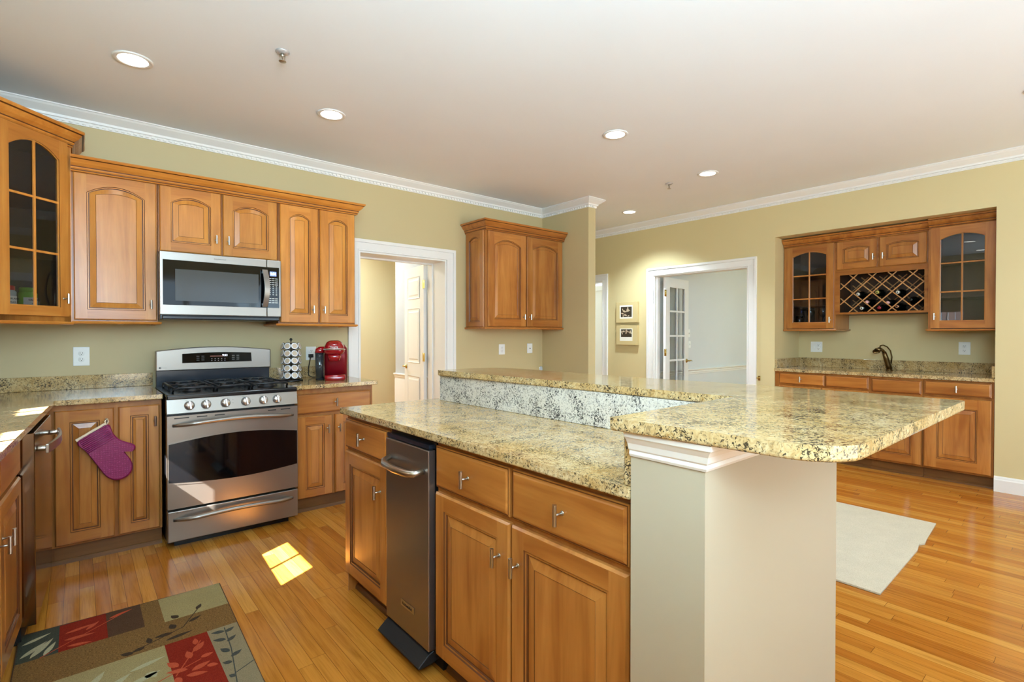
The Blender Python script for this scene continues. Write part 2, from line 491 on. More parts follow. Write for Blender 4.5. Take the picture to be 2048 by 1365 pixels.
def panel_door(W, H, arch=0.0, s=0.058, t=0.02, dark=False):
    """raised-panel door: mats 0 vertical grain, 1 horizontal grain, 2 glaze"""
    mb = MB(); n = 14 if arch else 1
    a = min(arch, 0.5 * (H - 2 * s))
    e = 0.006
    R = lambda p, y: [(x, y, z) for x, z in p]
    outer = [(0, 0), (W, 0), (W, H), (0, H)]; ins = [(e, e), (W - e, e), (W - e, H - e), (e, H - e)]
    v = R(outer, 0) + R(outer, -t + 0.007) + R(ins, -t)
    mb.add(v, [(3, 2, 1, 0)] + [(i, (i + 1) % 4, 4 + (i + 1) % 4, 4 + i) for i in range(4)])
    mb.add(v[4:], [(i, (i + 1) % 4, 4 + (i + 1) % 4, 4 + i) for i in range(4)])
    op = arc_pts(W, H, s, 0, a, n); N = len(op)
    zl = op[-1][1]; zr = op[2][1]
    # stiles and rails
    mb.add([(e, -t, e), (s, -t, e), (s, -t, H - e), (e, -t, H - e)], [(0, 1, 2, 3)], 0)
    mb.add([(W - s, -t, e), (W - e, -t, e), (W - e, -t, H - e), (W - s, -t, H - e)], [(0, 1, 2, 3)], 0)
    mb.add([(s, -t, e), (W - s, -t, e), (W - s, -t, s), (s, -t, s)], [(0, 1, 2, 3)], 1)
    for i in range(2, N - 1):
        (xa, za), (xb, zb) = op[i], op[i + 1]
        mb.add([(xb, -t, zb), (xa, -t, za), (xa, -t, H - e), (xb, -t, H - e)], [(0, 1, 2, 3)], 1)
    # thin glazed joint lines between stiles and rails are real grooves
    rings = [(0.0, -t, 2), (0.003, -t + 0.004, 2), (0.009, -t + 0.004, 0), (0.011, -t + 0.009, 2), (0.014, -t + 0.009, 2),
             (min(0.044, 0.3 * (W - 2 * s)), -t + 0.002, 0), (min(0.046, 0.31 * (W - 2 * s)), -t + 0.0035, 2)]
    prev = None
    for d, y, mi in rings:
        r = [(x, y, z) for x, z in arc_pts(W, H, s, d, a * (1 - d * 2 / max(0.05, W - 2 * s)) if arch else 0, n)]
        if prev: mb.add(prev + r, [(i, (i + 1) % N, N + (i + 1) % N, N + i) for i in range(N)], mi)
        prev = r
    mb.add(prev, [tuple(range(N))], 0)
    return mb


def drawer_front(W, H, t=0.02):
    mb = MB(); lv = [(0, 0), (0.0, t - 0.008), (0.003, t - 0.005), (0.006, t - 0.005), (0.010, t - 0.0015), (0.014, t)]
    ms = [0, 0, 2, 1, 1]
    prev = None
    for k, (d, y) in enumerate(lv):
        r = [(d, -y, d), (W - d, -y, d), (W - d, -y, H - d), (d, -y, H - d)]
        if prev: mb.add(prev + r, [(i, (i + 1) % 4, 4 + (i + 1) % 4, 4 + i) for i in range(4)], ms[k - 1])
        else: mb.add(r, [(3, 2, 1, 0)])
        prev = r
    mb.add(prev, [(0, 1, 2, 3)], 1)
    return mb


def glass_door(W, H, arch, s, parent, rows, x0=0, z0=0, hx=None, hz=None, dark=False):
    """frame with muntins + one pane child"""
    t = 0.02; n = 14; mb = MB(); op = arc_pts(W, H, s, 0, arch, n); N = len(op)
    e = 0.005
    op2 = arc_pts(W, H, s, 0.006, arch * 0.97, n)
    for y, flip in ((-t, 0), (0, 1)):
        q = []
        q.append([(0, y, 0), (s, y, 0), (s, y, H), (0, y, H)]); q.append([(W - s, y, 0), (W, y, 0), (W, y, H), (W - s, y, H)])
        q.append([(s, y, 0), (W - s, y, 0), (W - s, y, s), (s, y, s)])
        for k, r in enumerate(q): mb.add(r, [(0, 1, 2, 3)], 1 if k == 2 else 0)
        for i in range(2, N - 1):
            (xa, za), (xb, zb) = op[i], op[i + 1]
            mb.add([(xb, y, zb), (xa, y, za), (xa, y, H), (xb, y, H)], [(0, 1, 2, 3)], 1)
    oc = [(0, 0), (W, 0), (W, H), (0, H)]
    v = [(x, 0, z) for x, z in oc] + [(x, -t, z) for x, z in oc]
    mb.add(v, [(i, (i + 1) % 4, 4 + (i + 1) % 4, 4 + i) for i in range(4)], 0)
    A = [(x, -t, z) for x, z in op]; B = [(x, -t + 0.004, z) for x, z in op]; D = [(x, -t + 0.006, z) for x, z in op2]; E_ = [(x, 0, z) for x, z in op2]
    for P, Q, mi in ((A, B, 2), (B, D, 0), (D, E_, 0)):
        mb.add(P + Q, [(i, (i + 1) % N, N + (i + 1) % N, N + i) for i in range(N)], mi)
    d = obj('door', mb, ['dwood', 'dwoodh', 'glaze'] if DK else ['wood', 'woodh', 'glaze'], parent, (x0, -0.001, z0), fix=False)
    fix_normals(d.data)
    mu = MB(); c = W / 2; mw = 0.0065
    mu.box(c - mw, c + mw, -t + 0.004, -0.006, s - 0.002, H - s - 0.002)
    hh = H - 2 * s
    for zz in rows: mu.box(s - 0.002, W - s + 0.002, -t + 0.0045, -0.0055, s + hh * zz - mw, s + hh * zz + mw)
    obj('muntins', mu, 'dwood' if DK else 'wood', d, bevel=0.002)
    gp = MB(); pp = arc_pts(W, H, s, -0.004, arch, n)
    gp.add([(x, -0.008, z) for x, z in pp], [tuple(range(N))])
    obj('glass_pane', gp, 'glass', d, fix=False)
    if hx is not None: pull(d, hx, hz)
    return d


_p = MB(); _p.lathe([(0.0063, -0.029), (0.0063, 0.029)], 12, 0, Matrix.Translation((0, -0.03, 0)), False)
_p.tube([(0, 0, 0), (0, -0.03, 0)], 0.0034, 8); _p.lathe([(0.007, 0), (0.006, 0.002)], 12, 0, Matrix.Rotation(PI / 2, 4, 'X'))
PULL = mesh('handle', _p, ['nickel']); fix_normals(PULL)


def pull(parent, x, z, name='handle'):
    return obj(name, PULL, None, parent, (x, -0.02, z))


DK = False


def door(parent, x0, x1, z0, z1, arch=0, h=None, s=0.058, dark=None):
    dark = DK if dark is None else dark
    d = obj('door', panel_door(x1 - x0, z1 - z0, arch, s), ['dwood', 'dwoodh', 'glaze'] if dark else ['wood', 'woodh', 'glaze'], parent, (x0, -0.001, z0))
    if h: pull(d, h[0] - x0, h[1] - z0)
    return d


def drawer(parent, x0, x1, z0, z1, h=True, dark=None):
    dark = DK if dark is None else dark
    d = obj('drawer', drawer_front(x1 - x0, z1 - z0), ['dwood', 'dwoodh', 'glaze'] if dark else ['wood', 'woodh', 'glaze'], parent, (x0, -0.001, z0))
    if h: pull(d, (x1 - x0) / 2, (z1 - z0) / 2)
    return d


def base_cab(label, loc, rotz, W, D=0.6, group=None, toe_d=0.03, top=0.883):
    t = thing('base_cabinet', label, 'cabinet', loc, rotz, group)
    b = MB(); b.box(0, W, 0, D, 0.10, top)
    if top < 0.88: b.box(0, W, 0, 0.02, top, 0.883)
    obj('cabinet_body', b, 'carc', t, bevel=0.0015)
    k = MB(); k.box(0.0, W, toe_d, D, 0, 0.0995, 0)
    k.sweep([(0, toe_d), (W, toe_d)], [(0, 0.0), (0.016, 0.0), (0.014, 0.012), (0.007, 0.02), (0, 0.022)], 0)
    obj('toe_kick', k, 'toe', t)
    return t


def wall_cab(label, loc, rotz, W, H, D=0.33, group=None, solid=True):
    t = thing('wall_cabinet', label, 'cabinet', loc, rotz, group)
    b = MB(); th = 0.018
    if solid: b.box(0, W, 0, D, 0, H)
    else:
        b.box(0, th, 0, D, 0, H); b.box(W - th, W, 0, D, 0, H); b.box(th, W - th, 0, D, 0, th + 0.03); b.box(th, W - th, 0, D, H - th, H)
        b.box(th, W - th, D - 0.012, D, th, H - th)
        b.box(th, 0.035, 0, 0.018, th, H - th); b.box(W - 0.035, W - th, 0, 0.018, th, H - th)
    # bottom light-rail lip
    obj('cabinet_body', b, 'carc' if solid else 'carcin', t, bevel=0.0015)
    r = MB(); r.sweep([(0, D), (0, 0), (W, 0), (W, D)], [(0, 0.001), (0.0, -0.014), (0.014, -0.014), (0.017, -0.007), (0.014, 0.0), (0.008, 0.003), (0.008, 0.006), (0.0, 0.006)][::-1])
    return t


def light_rail(t, W, D=0.33, l=True, r=True):
    m = MB(); pts = ([(0, D)] if l else []) + [(0, 0), (W, 0)] + ([(W, D)] if r else [])
    m.sweep(pts, [(-0.01, 0.004), (0.016, 0.004), (0.019, -0.003), (0.016, -0.011), (0.006, -0.015), (-0.01, -0.015)])
    rl = obj('light_rail', m, 'dwoodh' if DK else 'woodh', t)
    pk = MB(); pk.lathe([(0.0001, -0.0165), (0.016, -0.016), (0.020, -0.010), (0.020, 0.001)], 20, 0, Matrix.Translation((W * 0.55, 0.05, 0))); obj('puck_light', pk, 'plate', t)
    return rl


CROWN = [(0, 0.0), (0.010, 0.0), (0.013, 0.006), (0.012, 0.012), (0.018, 0.018), (0.020, 0.024), (0.019, 0.030), (0.024, 0.034), (0.036, 0.044),
         (0.046, 0.058), (0.050, 0.066), (0.058, 0.070), (0.062, 0.078), (0.060, 0.086), (0, 0.086)]


def crown(path, z, label, sc_=1.0, mat='woodh', group=None):
    m = MB(); m.sweep(path, [(o * sc_, z + h * sc_) for o, h in CROWN], seg={2: 1, 5: 1, 10: 1})
    o = obj('cabinet_crown_moulding', m, [mat, 'glaze'], None)
    return tag(o, label, 'moulding', group)


# ------------------------------------------------------------ room shell
ZC = 2.74; YA = 4.43; XB = 5.69
YBACK = -2.6; XC = -0.70; XEND = 10.0; YEND = 7.2
b = MB(); b.box(-0.9, XEND, YBACK - 0.1, YEND, -0.05, 0); struct('floor', b, 'floor')
b = MB(); b.box(-0.9, XEND, YBACK - 0.2, YEND + 0.1, ZC, ZC + 0.08); struct('ceiling', b, 'ceil')
DX0, DX1, DH = 1.94, 2.87, 2.03
b = MB()
b.box(XC - 0.12, DX0, YA, 4.77, 0, ZC); b.box(DX1, 4.33, YA, 4.77, 0, ZC); b.box(DX0, DX1, YA, 4.77, DH, ZC)
struct('wall_range', b, 'wallA')
b = MB(); b.box(4.2166, 4.331, 3.711, YA, 0, ZC); struct('wall_stub', b, 'wallA')
# bar wall with niche and two openings
NY0, NY1, NZ = 0.655, 2.383, 2.31
OY0, OY1 = 2.67, 3.895
PY0, PY1 = 4.735, 5.5
b = MB()
b.box(XB, XB + 0.12, YBACK, NY0 - 0.1, 0, ZC); b.box(XB, 6.325, NY1, NY1 + 0.1, 0, ZC); b.box(XB, 6.325, NY0 - 0.1, NY0, 0, ZC)
b.box(6.325, 6.40, NY0 - 0.1, NY1 + 0.1, 0, ZC); b.box(XB, 6.325, NY0, NY1, NZ, ZC)
b.box(XB, XB + 0.12, NY1 + 0.1, OY0, 0, ZC); b.box(XB, XB + 0.12, OY0, OY1, DH, ZC)
b.box(XB, XB + 0.12, OY1, PY0, 0, ZC); b.box(XB, XB + 0.12, PY0, PY1, DH, ZC); b.box(XB, XB + 0.12, PY1, YEND, 0, ZC)
struct('wall_bar', b, 'wallB')
# left wall with the sink windows
WZ0, WZ1 = 1.10, 1.70
wy = [(1.85, 2.36), (2.78, 3.13)]
b = MB(); th = 0.12
b.box(XC - th, XC, YBACK, YA, 0, WZ0); b.box(XC - th, XC, YBACK, YA, WZ1, ZC)
ys = [YBACK] + [q for p in wy for q in p] + [YA]
for i in range(0, len(ys), 2): b.box(XC - th, XC, ys[i], ys[i + 1], WZ0, WZ1)
struct('wall_sink', b, 'wallA')
for i, (a0, a1) in enumerate(wy):
    m = MB(); x0, x1 = XC - 0.09, XC - 0.05; f = 0.025
    m.box(x0, x1, a0, a0 + f, WZ0, WZ1); m.box(x0, x1, a1 - f, a1, WZ0, WZ1); m.box(x0, x1, a0, a1, WZ0, WZ0 + f); m.box(x0, x1, a0, a1, WZ1 - 0.01, WZ1)
    m.box(x0 + 0.01, x1 - 0.01, (a0 + a1) / 2 - 0.007, (a0 + a1) / 2 + 0.007, WZ0, WZ1)
    struct('window_%d' % (i + 1), m, 'white')
# rear wall with glass doors
b = MB(); by0, by1 = YBACK - 0.12, YBACK
b.box(XC - 0.12, 0.4, by0, by1, 0, ZC); b.box(3.6, 4.1, by0, by1, 0, ZC); b.box(5.7, XEND, by0, by1, 0, ZC); b.box(0.4, 5.7, by0, by1, 2.3, ZC)
struct('wall_rear', b, 'wallB')
for i, (a0, a1, npan) in enumerate(((0.4, 3.6, 3), (4.1, 5.7, 2))):
    m = MB(); wd = (a1 - a0) / npan
    for k in range(npan + 1):
        xx = a0 + k * wd; m.box(xx - 0.05, xx + 0.05, by0 + 0.03, by1 - 0.03, 0, 2.3)
    m.box(a0, a1, by0 + 0.035, by1 - 0.035, 2.2, 2.3); m.box(a0, a1, by0 + 0.035, by1 - 0.035, 0, 0.12); m.box(a0, a1, by0 + 0.04, by1 - 0.04, 1.05, 1.09)
    struct('door_%d' % (i + 1), m, 'white')
# rooms beyond
b = MB(); b.box(1.0, 4.33, 7.0, 7.1, 0, ZC); b.box(0.9, 1.0, 4.77, 7.1, 0, ZC); struct('wall_hall_far', b, 'cream')
b = MB(); b.box(3.10, 3.2, 4.77, 5.97, 0, ZC); struct('wall_hall_side', b, paint('wall_paint_silver', (178, 180, 182)))
b = MB(); b.box(4.24, 4.33, 4.77, 7.1, 0, ZC); b.box(4.33, XB, 7.1, 7.2, 0, ZC); struct('wall_corridor', b, 'wallA')
b = MB(); b.box(5.81, XEND, 4.0, 4.1, 0, ZC); b.box(XEND - 0.1, XEND, YBACK, 7.2, 0, ZC); struct('wall_study', b, 'grey')
b = MB(); b.box(8.4, 8.5, 4.1, 7.2, 0, ZC); struct('wall_end_room', b, 'grey')

# ceiling cornice with dentils
COR = [(0, -0.092), (0.008, -0.092), (0.010, -0.070), (0.020, -0.066), (0.022, -0.052), (0.030, -0.046), (0.050, -0.032), (0.066, -0.020), (0.074, -0.010), (0.080, -0.008), (0.080, -0.0005), (0, -0.0005)]


def cornice(name, path, dent=True):
    m = MB(); m.sweep(path, [(o, ZC + h) for o, h in COR])
    if dent:
        for i in range(len(path) - 1):
            p = Vector(path[i]); q = Vector(path[i + 1]); L = (q - p).length; d = (q - p) / L; nn = Vector((d.y, -d.x))
            k = 0.03
            while k < L - 0.02:
                c = p + d * k
                R = Matrix.Translation((c.x, c.y, 0)) @ Matrix.Rotation(math.atan2(d.y, d.x), 4, 'Z')
                m.box(-0.009, 0.009, -0.0185, -0.006, ZC - 0.086, ZC - 0.071, 0, R)
                k += 0.034
    return struct(name, m, 'white')


cornice('trim_1', [(XC, YA), (4.2166, YA), (4.2166, 3.711), (4.331, 3.711), (4.331, 7.0)])
cornice('trim_2', [(XB, 7.1), (XB, YBACK)])
BASEP = [(0, 0), (0.016, 0), (0.016, 0.095), (0.012, 0.105), (0.010, 0.115), (0.005, 0.125), (0, 0.125)]
m = MB(); m.sweep([(XB, NY0), (XB, YBACK)], BASEP); m.sweep([(XB, OY0 - 0.1), (XB, NY1)], BASEP); m.sweep([(XB, PY0 - 0.1), (XB, OY1 + 0.1)], BASEP)
struct('baseboard_bar', m, 'white')
m = MB(); m.sweep([(DX1 + 0.11, YA), (4.2166, YA), (4.2166, 3.711), (4.331, 3.711), (4.331, 7.0)], BASEP); struct('baseboard_stub', m, 'white')


def casing(name, ax, a0, a1, h, pos, wdt=0.095, sgn=-1):
    """casing round an opening. ax 'x': opening spans x, wall face at y=pos; ax 'y': spans y, face at x=pos"""
    m = MB()
    steps = [(wdt * 0.12, wdt * 0.72, 0.012), (wdt * 0.72, wdt, 0.022), (0.0, wdt * 0.12, 0.016)]
    for i0, i1, dp in steps:
        for (u0, u1, z0, z1) in ((a0 - i1, a0 - i0, 0, h + i0), (a1 + i0, a1 + i1, 0, h + i0), (a0 - i1, a1 + i1, h + i0, h + i1)):
            if ax == 'x': m.box(u0, u1, pos, pos + sgn * dp, z0, z1)
            else: m.box(pos, pos + sgn * dp, u0, u1, z0, z1)
    return struct(name, m, 'white', bevel=0.002)


casing('trim_3', 'x', DX0, DX1, DH, YA, 0.105)
casing('trim_4', 'y', OY0, OY1, DH, XB, 0.098)
casing('trim_5', 'y', PY0, PY1, DH, XB, 0.095)
m = MB(); m.box(DX0 - 0.001, DX0 + 0.015, YA, 4.77, 0, DH); m.box(DX1 - 0.015, DX1 + 0.001, YA, 4.77, 0, DH); m.box(DX0 + 0.015, DX1 - 0.015, YA, 4.77, DH - 0.015, DH)
m.box(DX1 - 0.03, DX1 - 0.015, YA + 0.23, YA + 0.27, 0, DH - 0.015); m.box(DX0 + 0.015, DX1 - 0.03, YA + 0.23, YA + 0.27, DH - 0.03, DH - 0.015)
struct('trim_6', m, 'white')
m = MB(); m.box(XB, XB + 0.12, OY0 - 0.001, OY0 + 0.015, 0, DH); m.box(XB, XB + 0.12, OY1 - 0.015, OY1 + 0.001, 0, DH); m.box(XB, XB + 0.12, OY0 + 0.015, OY1 - 0.015, DH - 0.015, DH)
m.box(XB + 0.04, XB + 0.07, OY1 - 0.027, OY1 - 0.015, 0, DH)
struct('trim_7', m, 'white')
m = MB(); m.box(XB, XB + 0.12, PY0 - 0.001, PY0 + 0.015, 0, DH); m.box(XB, XB + 0.12, PY0 + 0.015, PY1, DH - 0.015, DH); struct('trim_8', m, 'white')
RAIL = [(0, 0.0), (0.010, 0.0), (0.012, 0.02), (0.018, 0.03), (0.016, 0.045), (0.030, 0.055), (0.034, 0.068), (0.030, 0.075), (0, 0.075)]
m = MB(); m.sweep([(5.97, 4.0), (9.9, 4.0)][::-1], [(-o, 0.70 + z) for o, z in RAIL][::-1]); o = struct('trim_9', m, 'white')
m = MB(); m.sweep([(3.10, 5.97), (3.10, 4.77)], [(o, 0.71 + z) for o, z in RAIL]); m.box(3.085, 3.10, 4.80, 5.965, 0.0, 0.71); struct('trim_10', m, 'white')

b = MB(); b.box(-5.5, 8.5, -5.2, YBACK - 0.13, 2.42, 2.55); struct('sun_block_roof', b, 'white')      # unseen roof slab added to keep sun out of the rear doors
# unseen plank fence added outside the sink window to cut off low sun
m = MB()
for k in range(46): m.box(-1.78, -1.75, -0.6 + k * 0.11, -0.505 + k * 0.11, 0.0, 2.38)
o = obj('sun_block_fence', m, 'toe'); tag(o, 'unseen plank fence added outside the sink windows to block low sun', 'fence')
m = MB(); m.box(-30, -0.9, -20, 30, -0.3, -0.06); m.box(-30, 30, -20, YBACK - 0.12, -0.3, -0.06); struct('floor_outside', m, simple('patio_stone', (150, 146, 138), 0.8).m)

# ------------------------------------------------------------ upper cabinets on the range wall
YU = 4.10; ZU = 1.352; HU = 0.915
ug = 'upper cabinets on the range wall'
t = wall_cab('maple wall cabinet with one wide arched door, left of the microwave', (-0.024, YU, ZU), 0, 0.432, HU, group=ug)
door(t, 0.010, 0.425, 0.012, HU - 0.008, 0.055, (0.392, 0.115), 0.062); light_rail(t, 0.432, l=False)
t = wall_cab('short maple wall cabinet with two arched doors above the microwave', (0.410, YU, 1.82), 0, 0.745, HU + ZU - 1.82, group=ug)
h2 = HU + ZU - 1.82
door(t, 0.008, 0.366, 0.006, h2 - 0.008, 0.045, (0.334, 0.112), 0.062); door(t, 0.378, 0.738, 0.006, h2 - 0.008, 0.045, (0.410, 0.112), 0.062)
t = wall_cab('maple wall cabinet with two narrow arched doors, right of the microwave', (1.157, YU, ZU), 0, 0.603, HU, group=ug)
door(t, 0.012, 0.296, 0.012, HU - 0.008, 0.045, (0.252, 0.115), 0.062); door(t, 0.312, 0.596, 0.012, HU - 0.008, 0.045, (0.338, 0.115), 0.062); light_rail(t, 0.603, r=True)
crown([(-0.024, YU - 0.02), (1.760, YU - 0.02), (1.760, YA)], ZU + HU - 0.008, 'long maple crown moulding along the upper cabinets over the microwave', 1.0)

# corner cabinet, diagonal
CP = Vector((-0.027, 4.095)); dd = Vector((1, 1)).normalized(); FW = 0.46
PL = CP - dd * FW; CZ0, CZ1 = 1.345, 2.43
t = thing('corner_cabinet', 'tall diagonal corner wall cabinet with arched glass door, jars inside', 'cabinet', (PL.x, PL.y, CZ0), PI / 4)
def tl(px, py):
    d = Vector((px, py)) - PL; return (d.dot(dd), d.dot(Vector((-dd.y, dd.x))))
A0, A1, A2, A3, A4 = tl(PL.x, PL.y), tl(CP.x, CP.y), tl(CP.x, YA - 0.002), tl(XC + 0.002, YA - 0.002), tl(XC + 0.002, PL.y)
poly = [A0, A1, A2, A3, A4]; HC = CZ1 - CZ0
m = MB(); m.prism(poly, 0, 0.045); m.prism(poly, HC - 0.02, HC)
def wallseg(m, p, q, th, z0, z1):
    d = (Vector(q) - Vector(p)).normalized(); nn = Vector((-d.y, d.x)) * th
    m.prism([p, q, (q[0] + nn.x, q[1] + nn.y), (p[0] + nn.x, p[1] + nn.y)], z0, z1)
wallseg(m, A1, A2, 0.018, 0, HC); wallseg(m, A2, A3, 0.014, 0, HC); wallseg(m, A3, A4, 0.014, 0, HC); wallseg(m, A4, A0, 0.018, 0, HC)
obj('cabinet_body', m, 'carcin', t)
m = MB(); m.box(0, 0.045, -0.0, 0.02, 0, HC); m.box(FW - 0.045, FW, 0, 0.02, 0, HC); m.box(0.04, FW - 0.04, 0, 0.02, 0, 0.05); m.box(0.04, FW - 0.04, 0, 0.02, HC - 0.04, HC)
m.box(FW - 0.0, FW + 0.004, 0.0, 0.01, 0, HC)
obj('face_frame', m, 'wood', t)
e0, e1 = wallseg, 0
m = MB(); wallseg(m, A1, (A1[0] + (A2[0] - A1[0]), A1[1] + (A2[1] - A1[1])), -0.004, 0, HC); obj('side_panel', m, 'wood', t)
inner = [(A0[0] + 0.02, A0[1] + 0.03), (A1[0] - 0.02, A1[1] + 0.03), (A2[0] - 0.02, A2[1] - 0.02), (A3[0], A3[1] - 0.03), (A4[0] + 0.03, A4[1])]
for zz in (0.40, 0.71):
    m = MB(); m.prism(inner, zz, zz + 0.016); obj('shelf', m, 'carcin', t)
glass_door(0.385, 1.03, 0.065, 0.052, t, (0.335, 0.66), 0.04, 0.035, 0.355, 0.105)
light = MB(); light.sweep([A0, A1], [(-0.01, 0.004), (0.016, 0.004), (0.019, -0.003), (0.016, -0.011), (0.006, -0.015), (-0.01, -0.015)]); obj('light_rail', light, 'woodh', t)
crown([(XC, PL.y - 0.002), (PL.x, PL.y - 0.002), (CP.x, CP.y), (CP.x, YA)], CZ1 - 0.03, 'stepped maple crown moulding on the diagonal glass corner cabinet', 1.15)


def corner_pt(s, d, z):
    p = PL + dd * s + Vector((-dd.y, dd.x)) * d; return (p.x, p.y, z)


def jar(label, s, d, r, h, body, cap, capr, lines, lab=True):
    t = thing('supplement_bottle', label, 'bottle', corner_pt(s, d, CZ0 + 0.0455), PI / 4, 'bottles in the corner cabinet')
    m = MB(); m.lathe([(r * 0.94, 0), (r, 0.004), (r, h * 0.78), (r * 0.85, h * 0.83), (capr * 0.9, h * 0.86)], 28); obj('bottle_body', m, body, t)
    m = MB(); m.lathe([(capr, h * 0.84), (capr, h * 0.985), (capr * 0.94, h), (0.0001, h)], 28); obj('lid', m, cap, t)
    if lab:
        m = MB(); n = 18; R = r + 0.0006; v = []
        for i in range(n + 1):
            a = -PI / 2 - 1.15 + 2.3 * i / n; v += [(R * math.cos(a), R * math.sin(a), h * 0.08), (R * math.cos(a), R * math.sin(a), h * 0.62)]
        m.add(v, [(2 * i, 2 * i + 2, 2 * i + 3, 2 * i + 1) for i in range(n)], 0, True); L = obj('paper_label', m, 'label', t, fix=False)
        for k, (bd, sz, mt) in enumerate(lines):
            text('lettering', bd, sz, mt, L, (0, -R - 0.0012, h * (0.52 - 0.13 * k)), ext=0.0004)
    return t


jar('clear supplement jar with red lid behind the corner cabinet glass', 0.150, 0.075, 0.046, 0.150, 'jar', 'redcap', 0.040, [('KIRKLAND', 0.013, 'ink'), ('MULTI', 0.011, 'ink')])
jar('lime green supplement bottle behind the corner cabinet glass', 0.270, 0.075, 0.042, 0.148, 'lime', 'lime', 0.037, [('KIRKLAND', 0.014, 'ink'), ('ADULT', 0.010, 'ink'), ('GUMMIES', 0.011, 'ink')])
jar('small white bottle left of the red-lidded jar in the corner cabinet', 0.074, 0.045, 0.023, 0.13, 'jar', 'plate', 0.018, [], False)
jar('grey blue bottle right of the lime bottle in the corner cabinet', 0.335, 0.11, 0.028, 0.100, 'steeld', 'rubber', 0.024, [], False)

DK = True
# ------------------------------------------------------------ stub-wall cabinet
t = wall_cab('maple wall cabinet with two arched doors on the wall beside the doorway', (3.113, YU, 1.343), 0, 1.098, 0.985, group=ug)
door(t, 0.028, 0.535, 0.012, 0.975, 0.06, (0.494, 0.115), 0.075); door(t, 0.548, 1.085, 0.012, 0.975, 0.06, (0.582, 0.115), 0.075)
m = MB()
sp = obj('end_panel', panel_door(0.30, 0.975, 0.04, 0.055, 0.012), ['dwood', 'dwoodh', 'glaze'], t, (0.0, 0.315, 0.005), (0, 0, -PI / 2))
light_rail(t, 1.098)
crown([(3.113, YA), (3.113, YU - 0.02), (4.211, YU - 0.02)], 1.343 + 0.985 - 0.01, 'maple crown moulding on the lone cabinet beside the doorway', 1.15, 'dwoodh')

# ------------------------------------------------------------ base cabinets on the range wall
YF = 3.752
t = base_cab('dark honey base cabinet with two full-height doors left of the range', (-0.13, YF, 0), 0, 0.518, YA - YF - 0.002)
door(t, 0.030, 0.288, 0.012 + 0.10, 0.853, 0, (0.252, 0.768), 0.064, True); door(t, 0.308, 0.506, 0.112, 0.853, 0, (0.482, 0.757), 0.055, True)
t = base_cab('honey base cabinet with a wide drawer right of the range', (1.142, YF, 0), 0, 0.603, YA - YF - 0.002)
drawer(t, 0.030, 0.590, 0.705, 0.850); door(t, 0.034, 0.286, 0.105, 0.685, 0, (0.250, 0.589)); door(t, 0.308, 0.590, 0.105, 0.685, 0, (0.334, 0.587))
pe = MB(); pe.box(0.603, 0.606, 0, YA - YF - 0.002, 0.0, 0.883); obj('end_panel', pe, 'dwood', t)

# counters
lr = Vector((-0.054, -1)).normalized(); P0 = Vector((-0.097, 3.722))
E1 = P0 + lr * 3.9


def slab(name, poly, z0, z1, mats, label, cat='countertop', bevel=0.006):
    m = MB(); m.prism(poly, z0, z1); o = obj(name, m, mats, None, bevel=bevel, seg=3); return tag(o, label, cat)


slab('countertop', [(XC + 0.002, YA - 0.001), (0.392, YA - 0.001), (0.392, 3.712), (P0.x, P0.y - 0.01), (E1.x, E1.y), (XC + 0.002, E1.y)], 0.884, 0.914, 'granite', 'L-shaped granite countertop running left from the range')
slab('countertop', [(1.142, YA - 0.001), (1.775, YA - 0.001), (1.775, 3.712), (1.142, 3.712)], 0.884, 0.914, 'granite', 'short granite countertop under the red coffee maker')
def splash(boxes, label, mat='granite'):
    m = MB()
    for bx in boxes: m.box(*bx)
    o = obj('backsplash', m, mat, None, bevel=0.002); return tag(o, label, 'backsplash')
splash([(XC + 0.002, 0.405, YA - 0.022, YA - 0.001, 0.9145, 1.004)], 'low granite backsplash under the outlet left of the range')
splash([(1.150, 1.80, YA - 0.022, YA - 0.001, 0.9145, 1.004)], 'low granite backsplash behind the pod carousel')
splash([(XC + 0.001, XC + 0.02, -0.2, YA - 0.023, 0.9145, 1.004)], 'low granite backsplash along the sink wall')

# ------------------------------------------------------------ left run
ang = math.atan2(-lr.y, -lr.x)            # local x runs towards the corner
def left_pt(dist, out):                    # dist from corner along the run, out = away from wall from counter edge
    q = P0 + lr * dist + Vector((-lr.y, lr.x)) * out * 1.0
    return q
nrm = Vector((-lr.y, lr.x))                # points +x
if nrm.x < 0: nrm = -nrm
def left_obj_loc(dist, out): q = P0 + lr * dist + nrm * out; return (q.x, q.y, 0)
DWN, DWF = 0.845, 0.245                    # dishwasher near / far distances from the corner
t = thing('dishwasher', 'stainless dishwasher seen edge on, under the left counter', 'dishwasher', left_obj_loc(DWN, -0.012), ang)
m = MB(); m.box(0.003, DWN - DWF, 0.012, 0.42, 0.10, 0.876); obj('tub', m, 'black', t)
m = MB(); m.box(0.0, DWN - DWF, -0.018, 0.035, 0.075, 0.868); obj('door_panel', m, simple('polished_steel', (140, 122, 104), 0.12, 1.0).m, t, bevel=0.003)
m = MB(); m.box(0.02, DWN - DWF - 0.02, 0.03, 0.4, 0.0, 0.10); obj('toe_kick', m, 'rubber', t)
m = MB(); L = DWN - DWF
pts = [(0.07, -0.018, 0.795), (0.07, -0.055, 0.795)]
m.tube([(0.075, -0.0181, 0.79), (0.075, -0.05, 0.79)], 0.012); m.tube([(L - 0.075, -0.0181, 0.79), (L - 0.075, -0.05, 0.79)], 0.012)
n = 14; v = []
for i in range(n + 1):
    x = 0.055 + (L - 0.11) * i / n; y = -0.045 - 0.022 * math.sin(PI * i / n)
    v += [(x, y, 0.77), (x, y, 0.808), (x, y - 0.012, 0.808), (x, y - 0.012, 0.77)]
